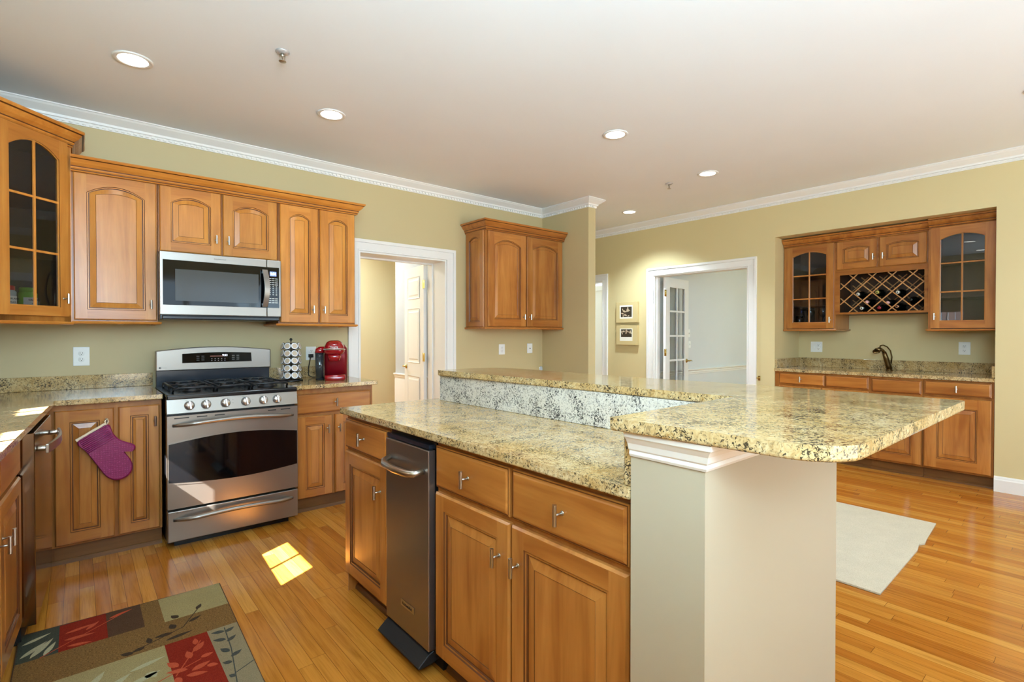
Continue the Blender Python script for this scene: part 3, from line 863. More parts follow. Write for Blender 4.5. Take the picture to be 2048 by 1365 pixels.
m.add(v, [(4 * i + a, 4 * i + (a + 1) % 4, 4 * i + 4 + (a + 1) % 4, 4 * i + 4 + a) for i in range(n) for a in range(4)] + [(0, 1, 2, 3), (4 * n + 3, 4 * n + 2, 4 * n + 1, 4 * n)])
obj('handle', m, 'nickel', t, bevel=0.003)
t = base_cab('dark base cabinet between dishwasher and corner, under the left counter', left_obj_loc(DWF - 0.004, -0.035), ang, DWF - 0.05, 0.40)
m = MB(); m.box(0.0, DWF - 0.055, -0.018, -0.001, 0.11, 0.875); obj('filler_panel', m, 'dwood', t, bevel=0.002)
t = base_cab('base cabinet with drawer and paired doors left of the dishwasher', left_obj_loc(1.78, -0.055), ang, 1.78 - DWN - 0.004, 0.38)
Wc = 1.78 - DWN - 0.004
drawer(t, 0.475, Wc - 0.012, 0.715, 0.868, False, True); drawer(t, 0.02, 0.46, 0.715, 0.868, False, True)
door(t, 0.475, Wc - 0.012, 0.105, 0.700, 0, (0.512, 0.575), 0.06, True); door(t, 0.02, 0.462, 0.105, 0.700, 0, (0.425, 0.575), 0.06, True)
t = base_cab('base cabinet at the near end of the left counter', left_obj_loc(3.4, -0.055), ang, 1.61, 0.31)
for k in range(3): door(t, 0.02 + k * 0.53, 0.53 + k * 0.53, 0.105, 0.86, 0, (0.1 + k * 0.53, 0.6), 0.06, True)

# ------------------------------------------------------------ microwave
t = thing('microwave', 'stainless over-the-range microwave under the short cabinet', 'microwave', (0.405, 3.985, 1.372))
W = 0.742
m = MB(); m.box(0.004, W - 0.004, 0.03, YA - 3.985 - 0.002, 0.0, 0.440); obj('oven_case', m, 'black', t, bevel=0.003)
m = MB(); m.box(0.012, W - 0.012, 0.002, 0.03, 0.0, 0.026); obj('vent_strip', m, 'black', t, bevel=0.006)
sx = 0.645
m = MB(); m.box(0, sx - 0.001, 0, 0.032, 0.030, 0.441); d = obj('door', m, 'steel', t, bevel=0.004)
m = MB(); m.box(0.018, sx - 0.001, -0.0025, 0.0, 0.094, 0.388); dg_ = obj('door_glass', m, 'blackgl', d, bevel=0.002)
m = MB(); m.box(0.085, 0.588, -0.004, -0.0026, 0.122, 0.330); obj('window', m, 'smoke', d, bevel=0.001)
m = MB(); n = 16; v = []
for i in range(n + 1):
    z = 0.098 + 0.268 * i / n; y = -0.022 - 0.026 * math.sin(PI * i / n); xx = 0.606 + 0.010 * math.sin(PI * i / n)
    v += [(xx, y, z), (xx + 0.036, y + 0.002, z), (xx + 0.036, y - 0.008, z), (xx, y - 0.010, z)]
m.add(v, [(4 * i + a, 4 * i + (a + 1) % 4, 4 * i + 4 + (a + 1) % 4, 4 * i + 4 + a) for i in range(n) for a in range(4)] + [(0, 1, 2, 3), (4 * n + 3, 4 * n + 2, 4 * n + 1, 4 * n)])
m.box(0.612, 0.636, -0.026, -0.001, 0.105, 0.125); m.box(0.612, 0.636, -0.026, -0.001, 0.340, 0.360)
obj('handle', m, 'steel', d, bevel=0.002)
text('brand_lettering', 'KitchenAid', 0.016, 'inklt', d, (0.345, -0.0008, 0.415))
m = MB(); m.box(sx + 0.001, W, 0, 0.032, 0.030, 0.441); cp = obj('control_panel', m, 'steel', t, bevel=0.004)
m = MB(); m.box(0.664, 0.708, -0.0036, -0.0031, 0.325, 0.357); sd = obj('display', m, 'lcd', cp)
text('clock_digits', '9:54', 0.022, 'digit', sd, (0.686, -0.0042, 0.341), ext=0.0002)
m = MB(); m.box(sx + 0.001, 0.727, -0.003, 0, 0.094, 0.388)
for r in range(13):
    if r in (9,): continue
    for c_ in range(3):
        wv = 0.005 if (4 <= r <= 8) else 0.009
        cx = 0.664 + c_ * 0.022; z = 0.306 - r * 0.0145
        m.box(cx - wv, cx + wv, -0.0035, -0.0031, z - 0.0022, z + 0.0022, 1)
obj('keypad', m, ['blackgl', 'label'], cp)

# ------------------------------------------------------------ range
RX, RW, RY = 0.397, 0.737, 3.600
t = thing('gas_range', 'stainless gas range with black cooktop and arched oven window', 'range', (RX, RY, 0))
m = MB(); m.box(0.003, RW - 0.003, 0.035, YA - RY - 0.04, 0.03, 0.895); m.box(0.04, RW - 0.04, 0.06, 0.6, 0.0, 0.03); obj('oven_body', m, 'black', t)
m = MB(); m.prism([(0, -0.004), (RW, -0.004), (RW, 0.60), (0, 0.60)], 0.898, 0.918); m.box(0.0, RW, -0.008, 0.03, 0.888, 0.914)
obj('cooktop', m, 'black', t, bevel=0.006, seg=3)
m = MB()
m.add([(0, 0.004, 0.887), (RW, 0.004, 0.887), (RW, -0.010, 0.806), (0, -0.010, 0.806), (0, 0.05, 0.887), (RW, 0.05, 0.887), (RW, 0.05, 0.806), (0, 0.05, 0.806)],
      [(0, 3, 2, 1), (4, 5, 6, 7), (0, 1, 5, 4), (3, 7, 6, 2), (0, 4, 7, 3), (1, 2, 6, 5)])
for x in [0.113, 0.200, 0.305, 0.420, 0.524, 0.607]: m.box(x - 0.02, x - 0.008, 0.0015, 0.003, 0.877, 0.879, 1); m.box(x + 0.01, x + 0.018, 0.0015, 0.003, 0.877, 0.879, 1)
m.box(0.345, 0.35, -0.002, 0.003, 0.862, 0.866, 1); m.box(0.345, 0.35, -0.0055, 0.003, 0.842, 0.846, 1)
cp = obj('control_panel', m, ['steel', 'inklt'], t)
kx = [0.113, 0.200, 0.305, 0.420, 0.524, 0.607]
for x in kx:
    m = MB(); R = Matrix.Translation((x, -0.004, 0.847)) @ Matrix.Rotation(PI / 2 - 0.17, 4, 'X')
    m.lathe([(0.0275, 0), (0.0275, 0.006), (0.0245, 0.010), (0.0225, 0.024), (0.018, 0.028), (0.0001, 0.029)], 24, 0, R)
    m.box(-0.0055, 0.0055, -0.024, 0.024, 0.020, 0.040, 0, R @ Matrix.Rotation(0.15, 4, 'Z'))
    obj('knob', m, simple('knob_metal', (206, 206, 208), 0.22, 0.9).m if x == kx[0] else bpy.data.materials['knob_metal'], cp, bevel=0.0015)
# oven door with lens-shaped window
m = MB(); m.box(0, RW, -0.012, 0.034, 0.242, 0.792)
for x0, x1 in ((0.035, 0.11), (0.15, 0.205), (0.245, 0.30), (0.55, 0.60), (0.63, 0.69)): m.box(x0, x1, -0.0125, -0.01, 0.774, 0.780, 1)
od = obj('oven_door', m, ['steel', 'rubber'], t)
def lens(x0, x1, zt, zb, rt, rb, n=24):
    top = [(x1 + (x0 - x1) * i / n, zt + rt * math.sin(PI * i / n)) for i in range(n + 1)]
    bot = [(x0 + (x1 - x0) * i / n, zb - rb * math.sin(PI * i / n)) for i in range(n + 1)]
    return bot + top
def plate(m, pts, y0, y1, mi=0):
    n = len(pts); v = [(x, y0, z) for x, z in pts] + [(x, y1, z) for x, z in pts]
    m.add(v, [tuple(range(n)), tuple(range(2 * n - 1, n - 1, -1))] + [(i, n + i, n + (i + 1) % n, (i + 1) % n) for i in range(n)], mi)
m = MB(); plate(m, lens(0.004, RW - 0.004, 0.632, 0.392, 0.036, 0.028), -0.0155, -0.0122); obj('window_trim', m, 'steel', od)
m = MB(); plate(m, lens(0.006, RW - 0.006, 0.626, 0.402, 0.034, 0.026), -0.0175, -0.0156); obj('window', m, 'blackgl', od)
def bow_handle(parent, z, x0, x1, rise, out=0.045, r=0.0125):
    m = MB(); pts = []
    for i in range(25):
        a = i / 24; pts.append((x0 + (x1 - x0) * a, -0.014 - out * min(1, math.sin(PI * a) * 2.2), z + rise * math.sin(PI * a)))
    m.tube(pts, [r * (0.72 + 0.28 * min(1, math.sin(PI * i / 24) * 4)) for i in range(25)], 14)
    return obj('handle', m, 'steel', parent)
bow_handle(od, 0.735, 0.028, RW - 0.03, 0.020)
m = MB(); m.box(0, RW, -0.012, 0.034, 0.048, 0.228); dr = obj('drawer', m, 'steel', t, bevel=0.004)
bow_handle(dr, 0.176, 0.030, RW - 0.035, 0.016)
text('lettering', 'SELF CLEANING OVEN', 0.0085, 'ink', dr, (0.085, -0.0125, 0.216), ext=0.0002)
# backguard
m = MB(); GY = 0.62
def guard(z0, rt, x0, x1, zt): return [(x0, z0), (x1, z0)] + [(x1 + (x0 - x1) * i / 20, zt + rt * math.sin(PI * i / 20)) for i in range(21)]
plate(m, guard(1.022, 0.026, 0.008, RW + 0.008 - 0.006, 1.160), GY, GY + 0.06); bgd = obj('backguard', m, 'steel', t, bevel=0.006)
m = MB(); m.box(0.012, RW - 0.004, GY + 0.018, GY + 0.06, 0.90, 1.024); obj('backguard_base', m, 'bluebk', t, bevel=0.003)
m = MB(); plate(m, [(0.160, 1.073), (0.604, 1.073)] + [(0.600 - 0.44 * i / 12, 1.138 + 0.007 * math.sin(PI * i / 12)) for i in range(13)], GY - 0.003, GY)
for cx in (0.255, 0.285, 0.480, 0.510):
    for k in range(3): m.box(cx - 0.009, cx + 0.009, GY - 0.0036, GY - 0.003, 1.118 - k * 0.014, 1.1205 - k * 0.014, 1)
for k in range(5):
    for q in range(2): m.box(0.338 + k * 0.021, 0.344 + k * 0.021, GY - 0.0036, GY - 0.003, 1.084 + q * 0.013, 1.088 + q * 0.013, 1)
ds = obj('display', m, ['blackgl', 'print'], bgd)
text('clock_digits', '9:53', 0.020, 'digit', ds, (0.425, GY - 0.0036, 1.122), ext=0.0002)
m = MB(); m.box(0.33, 0.415, GY - 0.0036, GY - 0.003, 1.113, 1.121); obj('amber_readout', m, 'gold', ds)
m = MB(); m.lathe([(0.0065, 0), (0.0065, 0.0015)], 20, 0, Matrix.Translation((0.032, GY, 1.044)) @ Matrix.Rotation(PI / 2, 4, 'X')); obj('badge', m, 'ink', bgd)
text('lettering', 'GE', 0.006, 'label', bgd, (0.032, GY - 0.002, 1.044), ext=0.0002)
text('lettering', 'Profile', 0.010, 'inklt', bgd, (0.058, GY - 0.0008, 1.044), ext=0.0002)
# burners and grates
for i, (bx, by, br) in enumerate(((0.15, 0.17, 0.04), (0.15, 0.44, 0.033), (0.368, 0.30, 0.045), (0.59, 0.17, 0.045), (0.59, 0.44, 0.033))):
    m = MB(); m.lathe([(br * 1.25, 0.9185), (br * 1.2, 0.926), (br, 0.926), (br, 0.934), (br * 0.9, 0.937), (0.0001, 0.938)], 28, 0, Matrix.Translation((bx, by, 0))); obj('burner', m, 'iron', t)
for gx0, gx1 in ((0.035, 0.262), (0.270, 0.466), (0.474, 0.702)):
    m = MB(); z = 0.950; y0, y1 = 0.045, 0.565; r = 0.0065; cx = (gx0 + gx1) / 2
    def bar(p, q): m.tube([p, q], r, 8)
    n = 8
    for yy in (y0, y1):      # rounded end bows rising from the feet
        s_ = 1 if yy == y0 else -1
        m.tube([(gx0 + 0.005, yy + 0.045 * s_, 0.922), (gx0 + 0.006, yy + 0.02 * s_, z - 0.01), (gx0 + 0.03, yy, z), (gx1 - 0.03, yy, z), (gx1 - 0.006, yy + 0.02 * s_, z - 0.01), (gx1 - 0.005, yy + 0.045 * s_, 0.922)], r, 8)
    for xx in (gx0 + 0.012, gx1 - 0.012): bar((xx, y0 + 0.02, z - 0.002), (xx, y1 - 0.02, z - 0.002))
    bar((gx0 + 0.01, (y0 + y1) / 2, z), (gx1 - 0.01, (y0 + y1) / 2, z))
    for cy in (0.17, 0.44):
        for k in range(4):
            a = PI / 4 + k * PI / 2; m.tube([(cx + 0.03 * math.cos(a), cy + 0.03 * math.sin(a), z), (cx + 0.085 * math.cos(a), cy + 0.10 * math.sin(a), z)], r * 0.9, 8)
    for xx in (gx0 + 0.012, gx1 - 0.012): m.tube([(xx, (y0 + y1) / 2, z), (xx, (y0 + y1) / 2, 0.921)], r, 8)
    obj('grate', m, 'iron', t)

# ------------------------------------------------------------ oven mitt
t = thing('oven_mitt', 'purple silicone oven mitt hanging from the left cabinet handle', 'oven mitt', (0.121, 3.694, 0.768), 0)
def mitt_outline():
    # local frame: u along cuff, v down the mitt
    return [(0, 0), (0.148, 0.0), (0.152, 0.06), (0.160, 0.105), (0.180, 0.138), (0.200, 0.165), (0.207, 0.182), (0.200, 0.198), (0.184, 0.202), (0.168, 0.190), (0.152, 0.180),
            (0.150, 0.195), (0.154, 0.225), (0.150, 0.262), (0.132, 0.292), (0.104, 0.306), (0.070, 0.304), (0.040, 0.286), (0.022, 0.258), (0.014, 0.220), (0.010, 0.150), (0.004, 0.07)]
cu_a = math.radians(32)
ux, uz = math.cos(cu_a), math.sin(cu_a)           # cuff direction goes up to the right
def mp(u, v, y):                                   # origin at right cuff corner
    du = u - 0.148; return (du * ux + v * uz * 0.84, y, du * uz - v * ux * 1.10)
ol = mitt_outline(); sm = []
for i in range(len(ol)):
    p0, p1, p2, p3 = ol[i - 1], ol[i], ol[(i + 1) % len(ol)], ol[(i + 2) % len(ol)]
    for k in range(3):
        s = k / 3
        if i in (0,): sm.append((p1[0] + (p2[0] - p1[0]) * s, p1[1] + (p2[1] - p1[1]) * s)); continue
        f = lambda a, b_, c, d_: 0.5 * ((2 * b_) + (-a + c) * s + (2 * a - 5 * b_ + 4 * c - d_) * s * s + (-a + 3 * b_ - 3 * c + d_) * s ** 3)
        sm.append((f(p0[0], p1[0], p2[0], p3[0]), f(p0[1], p1[1], p2[1], p3[1])))
cxm, cym = 0.085, 0.15
m = MB(); N = len(sm); lay = []
for sc_, y in ((0.93, -0.002), (0.99, 0.006), (1.0, 0.013), (0.99, 0.020), (0.93, 0.026)):
    lay.append([mp(cxm + (u - cxm) * sc_, cym + (v - cym) * (sc_ if v > 0.01 else 1), -y + 0.006) for u, v in sm])
v = [p for l in lay for p in l]; f = []
for k in range(len(lay) - 1): f += [(k * N + i, k * N + (i + 1) % N, (k + 1) * N + (i + 1) % N, (k + 1) * N + i) for i in range(N)]
m.add(v, f, 0, True); m.add(lay[0], [tuple(range(N))]); m.add(lay[-1], [tuple(range(N))[::-1]]); obj('glove', m, 'mitt', t, bevel=0)
m = MB()
for k in range(9):
    vv = 0.008 + k * 0.0095
    m.tube([mp(0.006, vv, -0.0205), mp(0.145, vv, -0.0205)], 0.0028, 6)
obj('ribs', m, 'mittr', t)
m = MB()
for yy in (-0.001, -0.014):
    a, b_, c, d_ = mp(-0.004, -0.010, 0), mp(0.150, -0.010, 0), mp(0.150, 0.004, 0), mp(-0.004, 0.004, 0)
    V = [(p[0], yy, p[2]) for p in (a, b_, c, d_)] + [(p[0], yy - 0.006, p[2]) for p in (a, b_, c, d_)]
    m.add(V, [(0, 1, 2, 3), (7, 6, 5, 4)] + [(i, (i + 1) % 4, 4 + (i + 1) % 4, 4 + i) for i in range(4)])
obj('cuff_lining', m, 'linen', t, bevel=0.002)
m = MB(); m.tube([mp(0.145, 0.002, -0.008), mp(0.150, -0.018, -0.008), mp(0.165, -0.020, -0.007), mp(0.162, -0.004, -0.006), mp(0.150, 0.004, -0.006)], 0.004, 8); obj('hanging_loop', m, 'linen', t)

# ------------------------------------------------------------ coffee things
kx_, ky_ = 1.254, 4.115
t = thing('pod_carousel', 'black wire pod carousel on the counter between range and coffee maker', 'pod rack', (kx_, ky_, 0.9145))
m = MB(); m.lathe([(0.084, 0), (0.087, 0.006), (0.078, 0.014), (0.02, 0.017), (0.0001, 0.017)], 32); obj('base', m, 'black', t)
m = MB(); m.tube([(0, 0, 0.015), (0, 0, 0.315)], 0.004, 10); obj('pole', m, 'black', t)
m = MB(); m.sphere((0, 0, 0.320), 0.011); obj('finial', m, 'black', t)
NP = 8
for k in range(5):
    z = 0.045 + k * 0.056
    m = MB()
    for i in range(NP):
        a = 2 * PI * (i + 0.5) / NP - PI / 2 - 0.30
        R = Matrix.Translation((0.064 * math.cos(a), 0.064 * math.sin(a), z + 0.002)) @ Matrix.Rotation(a, 4, 'Z') @ Matrix.Rotation(math.radians(72), 4, 'Y')
        pts = [(0.0265 * math.cos(q * PI / 9), 0.0265 * math.sin(q * PI / 9), 0) for q in range(19)]
        m.tube(pts, 0.0018, 6, 0, R)
    m.tube([(0.036 * math.cos(q * PI / 12), 0.036 * math.sin(q * PI / 12), z - 0.024) for q in range(25)], 0.002, 6)
    obj('wire_tier', m, 'black', t)
pm = MB(); pm.lathe([(0.016, -0.030), (0.018, -0.029), (0.0225, -0.002), (0.0255, -0.001), (0.0255, 0.0008), (0.019, 0.0009)], 20, 0, None, True, True)
pm.lathe([(0.0185, 0.0010), (0.0001, 0.0016)], 20, 1, None, True, False)
PODM = mesh('coffee_pod', pm, ['pod', 'foil']); fix_normals(PODM)
for k in range(5):
    for i in range(NP):
        a = 2 * PI * (i + 0.5) / NP - PI / 2 - 0.30
        if math.sin(a) > 0.75: continue
        z = 0.9145 + 0.045 + k * 0.056
        o = bpy.data.objects.new('coffee_pod', PODM); C.objects.link(o)
        o.matrix_world = Matrix.Translation((kx_ + 0.066 * math.cos(a), ky_ + 0.066 * math.sin(a), z + 0.002)) @ Matrix.Rotation(a, 4, 'Z') @ Matrix.Rotation(math.radians(72), 4, 'Y')
        tag(o, 'white foil-lidded coffee pod held in the black pod carousel', 'coffee pod', 'coffee pods in the carousel')

t = thing('coffee_maker', 'red single-serve coffee maker with smoked water tank on the counter', 'coffee maker', (1.545, 4.055, 0.9145), math.radians(-22))
m = MB()
def rrect(x0, x1, y0, y1, r, n=6):
    p = []
    for cx, cy, a0 in ((x1 - r, y0 + r, -PI / 2), (x1 - r, y1 - r, 0), (x0 + r, y1 - r, PI / 2), (x0 + r, y0 + r, PI)):
        for i in range(n + 1): a = a0 + PI / 2 * i / n; p.append((cx + r * math.cos(a), cy + r * math.sin(a)))
    return p
def loft(m, secs, mi=0):
    N = len(secs[0][0]); v = [(x, y, z) for pl, z in secs for x, y in pl]
    f = [(k * N + i, k * N + (i + 1) % N, (k + 1) * N + (i + 1) % N, (k + 1) * N + i) for k in range(len(secs) - 1) for i in range(N)]
    f += [tuple(range(N))[::-1], tuple(range((len(secs) - 1) * N, len(secs) * N))]; m.add(v, f, mi, True)
loft(m, [(rrect(-0.055, 0.12, -0.02, 0.14, 0.04), 0.0), (rrect(-0.055, 0.122, -0.02, 0.14, 0.04), 0.20), (rrect(-0.052, 0.118, -0.018, 0.138, 0.045), 0.25), (rrect(-0.03, 0.10, 0.0, 0.125, 0.045), 0.276)])
obj('rear_shell', m, 'redm', t)
m = MB(); loft(m, [(rrect(-0.045, 0.09, -0.12, 0.06, 0.045), 0.205), (rrect(-0.055, 0.098, -0.13, 0.08, 0.05), 0.225), (rrect(-0.052, 0.095, -0.125, 0.08, 0.05), 0.262), (rrect(-0.035, 0.08, -0.10, 0.07, 0.045), 0.298), (rrect(-0.01, 0.055, -0.06, 0.04, 0.03), 0.312)])
hd = obj('brew_head', m, 'red', t)
m = MB(); loft(m, [(rrect(-0.022, 0.066, -0.10, -0.02, 0.035), 0.150), (rrect(-0.032, 0.076, -0.11, -0.01, 0.04), 0.208)]); obj('pod_holder', m, 'red', t)
m = MB(); m.tube([(-0.052, -0.06, 0.240), (-0.048, -0.115, 0.243), (-0.01, -0.137, 0.246), (0.05, -0.137, 0.246), (0.09, -0.115, 0.243), (0.095, -0.06, 0.240)], 0.007, 10, 0, None, 1.6); obj('lid_handle', m, simple('silver_plastic', (210, 205, 205), 0.2, 0.8).m, t)
m = MB(); loft(m, [(rrect(-0.05, 0.105, -0.13, 0.0, 0.03), 0.0), (rrect(-0.05, 0.105, -0.13, 0.0, 0.03), 0.040)]); obj('drip_tray', m, 'red', t)
m = MB(); loft(m, [(rrect(-0.118, -0.058, -0.04, 0.12, 0.025), 0.012), (rrect(-0.122, -0.058, -0.045, 0.125, 0.028), 0.215)]); obj('water_tank', m, 'tank', t)
m = MB(); loft(m, [(rrect(-0.124, -0.05, -0.047, 0.127, 0.028), 0.215), (rrect(-0.118, -0.05, -0.04, 0.12, 0.03), 0.245), (rrect(-0.095, -0.04, -0.02, 0.10, 0.025), 0.262)]); obj('tank_lid', m, 'red', t)
m = MB(); loft(m, [(rrect(-0.118, -0.05, -0.04, 0.12, 0.025), 0.0), (rrect(-0.118, -0.05, -0.04, 0.12, 0.025), 0.012)]); obj('tank_base', m, 'rubber', t)
text('brand_lettering', 'Keurig', 0.022, 'label', hd, (0.022, -0.128, 0.262), (PI / 2 - 0.5, 0, 0))
m = MB(); m.tube([(1.503, 4.395, 1.095), (1.485, 4.36, 1.08), (1.462, 4.34, 1.0), (1.458, 4.33, 0.935), (1.48, 4.31, 0.921), (1.53, 4.28, 0.921)], 0.004, 8); m.box(1.488, 1.518, 4.385, 4.422, 1.08, 1.108)
tag(obj('power_cord', m, 'rubber'), 'black power cord plugged in behind the coffee maker', 'cord')


# ------------------------------------------------------------ outlets and switches
def outlet(label, loc, rotz, w=0.07, h=0.115, kind='outlet', cat='outlet', group=None):
    t = thing('wall_outlet' if kind == 'outlet' else 'switch_plate', label, cat, loc, rotz, group)
    m = MB(); m.box(-w / 2, w / 2, -0.006, 0, -h / 2, h / 2); obj('cover_plate', m, 'plate', t, bevel=0.003)
    xs = [0.0] if w < 0.1 else [0.024]
    if kind == 'jack':
        m = MB(); m.lathe([(0.006, 0), (0.005, 0.008)], 14, 0, Matrix.Translation((0, -0.006, 0)) @ Matrix.Rotation(PI / 2, 4, 'X')); obj('jack', m, 'slot', t); return t
    if kind == 'switch':
        m = MB(); m.box(-0.006, 0.006, -0.016, -0.006, -0.012, 0.012); obj('toggle', m, 'plate', t, bevel=0.002); return t
    for x in xs:
        for z in (-0.020, 0.020):
            m = MB(); m.lathe([(0.0165, 0), (0.0165, 0.0035), (0.0155, 0.0042), (0.0001, 0.0042)], 20, 0, Matrix.Translation((x, -0.0055, z)) @ Matrix.Rotation(PI / 2, 4, 'X')); s_ = obj('socket', m, 'plate', t)
            m = MB(); m.box(x - 0.0072, x - 0.0052, -0.0102, -0.0096, z - 0.001, z + 0.008); m.box(x + 0.0052, x + 0.0072, -0.0102, -0.0096, z - 0.001, z + 0.008)
            m.lathe([(0.0025, 0), (0.0025, 0.0006)], 10, 0, Matrix.Translation((x, -0.0096, z - 0.007)) @ Matrix.Rotation(PI / 2, 4, 'X')); obj('slots', m, 'slot', s_)
    if w >= 0.1:
        m = MB(); m.box(-0.032, -0.020, -0.014, -0.006, -0.010, 0.010); obj('toggle', m, 'plate', t, bevel=0.002)
    return t


outlet('white duplex outlet on the wall left of the range', (0.02, YA, 1.128), 0, 0.085, 0.125)
outlet('white outlet half hidden behind the red coffee maker', (1.512, YA, 1.113), 0, 0.085, 0.115)
outlet('white outlet below the left door of the cabinet beside the doorway', (3.595, YA, 1.108), 0, 0.085, 0.115)
outlet('white phone jack plate below the right door of the cabinet beside the doorway', (4.012, YA, 1.112), 0, 0.08, 0.112, 'jack', 'wall plate')
outlet('double white outlet with switch on the left of the bar niche', (6.325, 2.196, 1.135), -PI / 2, 0.118, 0.115)
outlet('white duplex outlet on the right of the bar niche', (6.325, 0.938, 1.143), -PI / 2, 0.085, 0.12)
outlet('upper of two white switch plates in the grey study', (6.70, 4.0, 1.29), 0, 0.06, 0.115, 'switch', 'switch')
outlet('lower of two white switch plates in the grey study', (6.72, 4.0, 1.13), 0, 0.06, 0.10, 'switch', 'switch')
t = thing('night_light', 'small oval plug-in night light in the wall corner above the raised bar', 'night light', (4.185, YA, 0.86), 0)
m = MB(); m.sphere((0, -0.012, 0.005), 0.026, 0, 16, 10, None, (0.8, 0.6, 1.3)); obj('lens', m, 'jar', t)
m = MB(); m.box(-0.022, 0.022, -0.012, 0, -0.035, 0.03); obj('plug_base', m, 'plate', t, bevel=0.004)

# ------------------------------------------------------------ island
IX = 1.022
ig = 'island cabinets facing the range'
R9 = -PI / 2
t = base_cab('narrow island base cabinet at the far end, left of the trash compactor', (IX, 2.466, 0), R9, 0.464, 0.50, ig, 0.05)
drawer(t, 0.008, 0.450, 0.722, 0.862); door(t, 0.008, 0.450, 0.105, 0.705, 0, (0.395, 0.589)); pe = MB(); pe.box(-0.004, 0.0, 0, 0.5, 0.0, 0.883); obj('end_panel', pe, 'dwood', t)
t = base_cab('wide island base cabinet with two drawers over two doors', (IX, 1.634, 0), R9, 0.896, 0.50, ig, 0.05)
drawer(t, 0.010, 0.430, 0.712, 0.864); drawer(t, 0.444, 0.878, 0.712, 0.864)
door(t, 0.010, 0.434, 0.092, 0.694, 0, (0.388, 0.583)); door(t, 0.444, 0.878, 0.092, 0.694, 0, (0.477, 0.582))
t = thing('trash_compactor', 'stainless trash compactor built into the island between cabinets', 'trash compactor', (IX - 0.002, 1.998, 0), R9)
Wt = 0.360
m = MB(); m.box(0.0, Wt, 0.0, 0.49, 0.10, 0.878); obj('compactor_body', m, 'black', t)
m = MB(); m.box(0.012, Wt - 0.012, -0.028, 0.0, 0.846, 0.862); obj('top_trim', m, 'bluebk', t)
m = MB(); m.box(0.012, Wt - 0.008, -0.034, -0.002, 0.092, 0.842); fp = obj('front_panel', m, 'steeld', t, bevel=0.004, seg=3)
m = MB(); pts = [(0.05, -0.034, 0.768), (0.055, -0.062, 0.758), (0.085, -0.078, 0.752), (0.18, -0.084, 0.748), (0.27, -0.080, 0.750), (0.312, -0.070, 0.754), (0.318, -0.036, 0.760)]
m.tube(pts, [0.010, 0.013, 0.014, 0.014, 0.014, 0.013, 0.011], 14); obj('handle', m, 'nickel', fp)
m = MB(); m.box(0.143, 0.247, -0.0365, -0.034, 0.190, 0.216); bd = obj('badge', m, 'nickel', fp, bevel=0.001)
text('brand_lettering', 'KitchenAid', 0.017, 'ink', bd, (0.195, -0.0372, 0.203), ext=0.0002)
m = MB(); m.box(0.005, Wt - 0.005, 0.03, 0.48, 0.0, 0.099); obj('toe_kick', m, 'rubber', t)
m = MB()
prof = [(-0.006, 0.088), (-0.030, 0.080), (-0.066, 0.052), (-0.074, 0.044), (-0.070, 0.038), (-0.02, 0.040), (0.02, 0.05)]
v = []
for x in (0.012, Wt - 0.012):
    v += [(x, y, z) for y, z in prof]
k = len(prof); m.add(v, [tuple(range(k)), tuple(range(2 * k - 1, k - 1, -1))] + [(i, (i + 1) % k, k + (i + 1) % k, k + i) for i in range(k)]); obj('foot_pedal', m, 'rubber', t, bevel=0.006, seg=3)

slab('countertop', [(0.982, 2.474), (1.548, 2.474), (1.552, 0.738), (0.982, 0.738)], 0.884, 0.914, 'granite', 'lower granite countertop of the island, in front of the raised bar')
m = MB(); m.prism([(1.512, 2.400), (1.534, 2.400), (1.566, 0.762), (1.544, 0.762)], 0.9145, 1.0500); tag(obj('backsplash', m, 'granite_lit', None, bevel=0.002), 'tall speckled granite riser under the raised bar, bluish light in its pale colour', 'backsplash')
m = MB(); m.box(0.990, 1.543, 0.738, 0.760, 0.9145, 1.0500); tag(obj('side_splash', m, 'granite', None, bevel=0.004), 'upright granite side splash against the island end wall', 'backsplash')
# end wall and knee wall
t = thing('island_wall', 'cream painted L-shaped half wall carrying the raised bar', 'half wall', (0, 0, 0))
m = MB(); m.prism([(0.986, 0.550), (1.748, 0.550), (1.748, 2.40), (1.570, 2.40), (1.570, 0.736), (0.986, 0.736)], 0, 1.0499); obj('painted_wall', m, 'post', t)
m = MB(); prof = [(0, 0.990), (0.004, 0.990), (0.007, 0.996), (0.006, 1.004), (0.010, 1.008), (0.014, 1.022), (0.022, 1.034), (0.026, 1.038), (0.028, 1.0498), (0, 1.0498)]
m.sweep([(0.986, 0.736), (0.986, 0.550), (1.748, 0.550), (1.748, 2.40)], [(o, z) for o, z in prof]); obj('cove_moulding', m, 'white', t)
m = MB(); m.sweep([(1.748, 2.40), (1.748, 0.550)], BASEP)
# raised bar slab
out = [(0.940, 0.764)]
for a in range(7):
    th = PI + (PI / 2) * a / 6; out.append((0.958 + 0.105 + 0.105 * math.cos(th), 0.290 + 0.105 + 0.105 * math.sin(th)))
out += [(1.972, 0.290), (1.985, 0.55), (1.975, 0.95), (1.93, 1.25), (1.905, 1.60), (1.905, 2.05)]
for a in range(7):
    th = (PI / 2) * a / 6; out.append((1.905 - 0.22 + 0.22 * math.cos(th), 2.385 - 0.22 + 0.22 * math.sin(th)))
out += [(1.487, 2.385), (1.552, 0.772)]
slab('countertop', out, 1.0505, 1.0805, 'granite', 'raised L-shaped granite bar top with rounded corner on the island', 'countertop', 0.007)

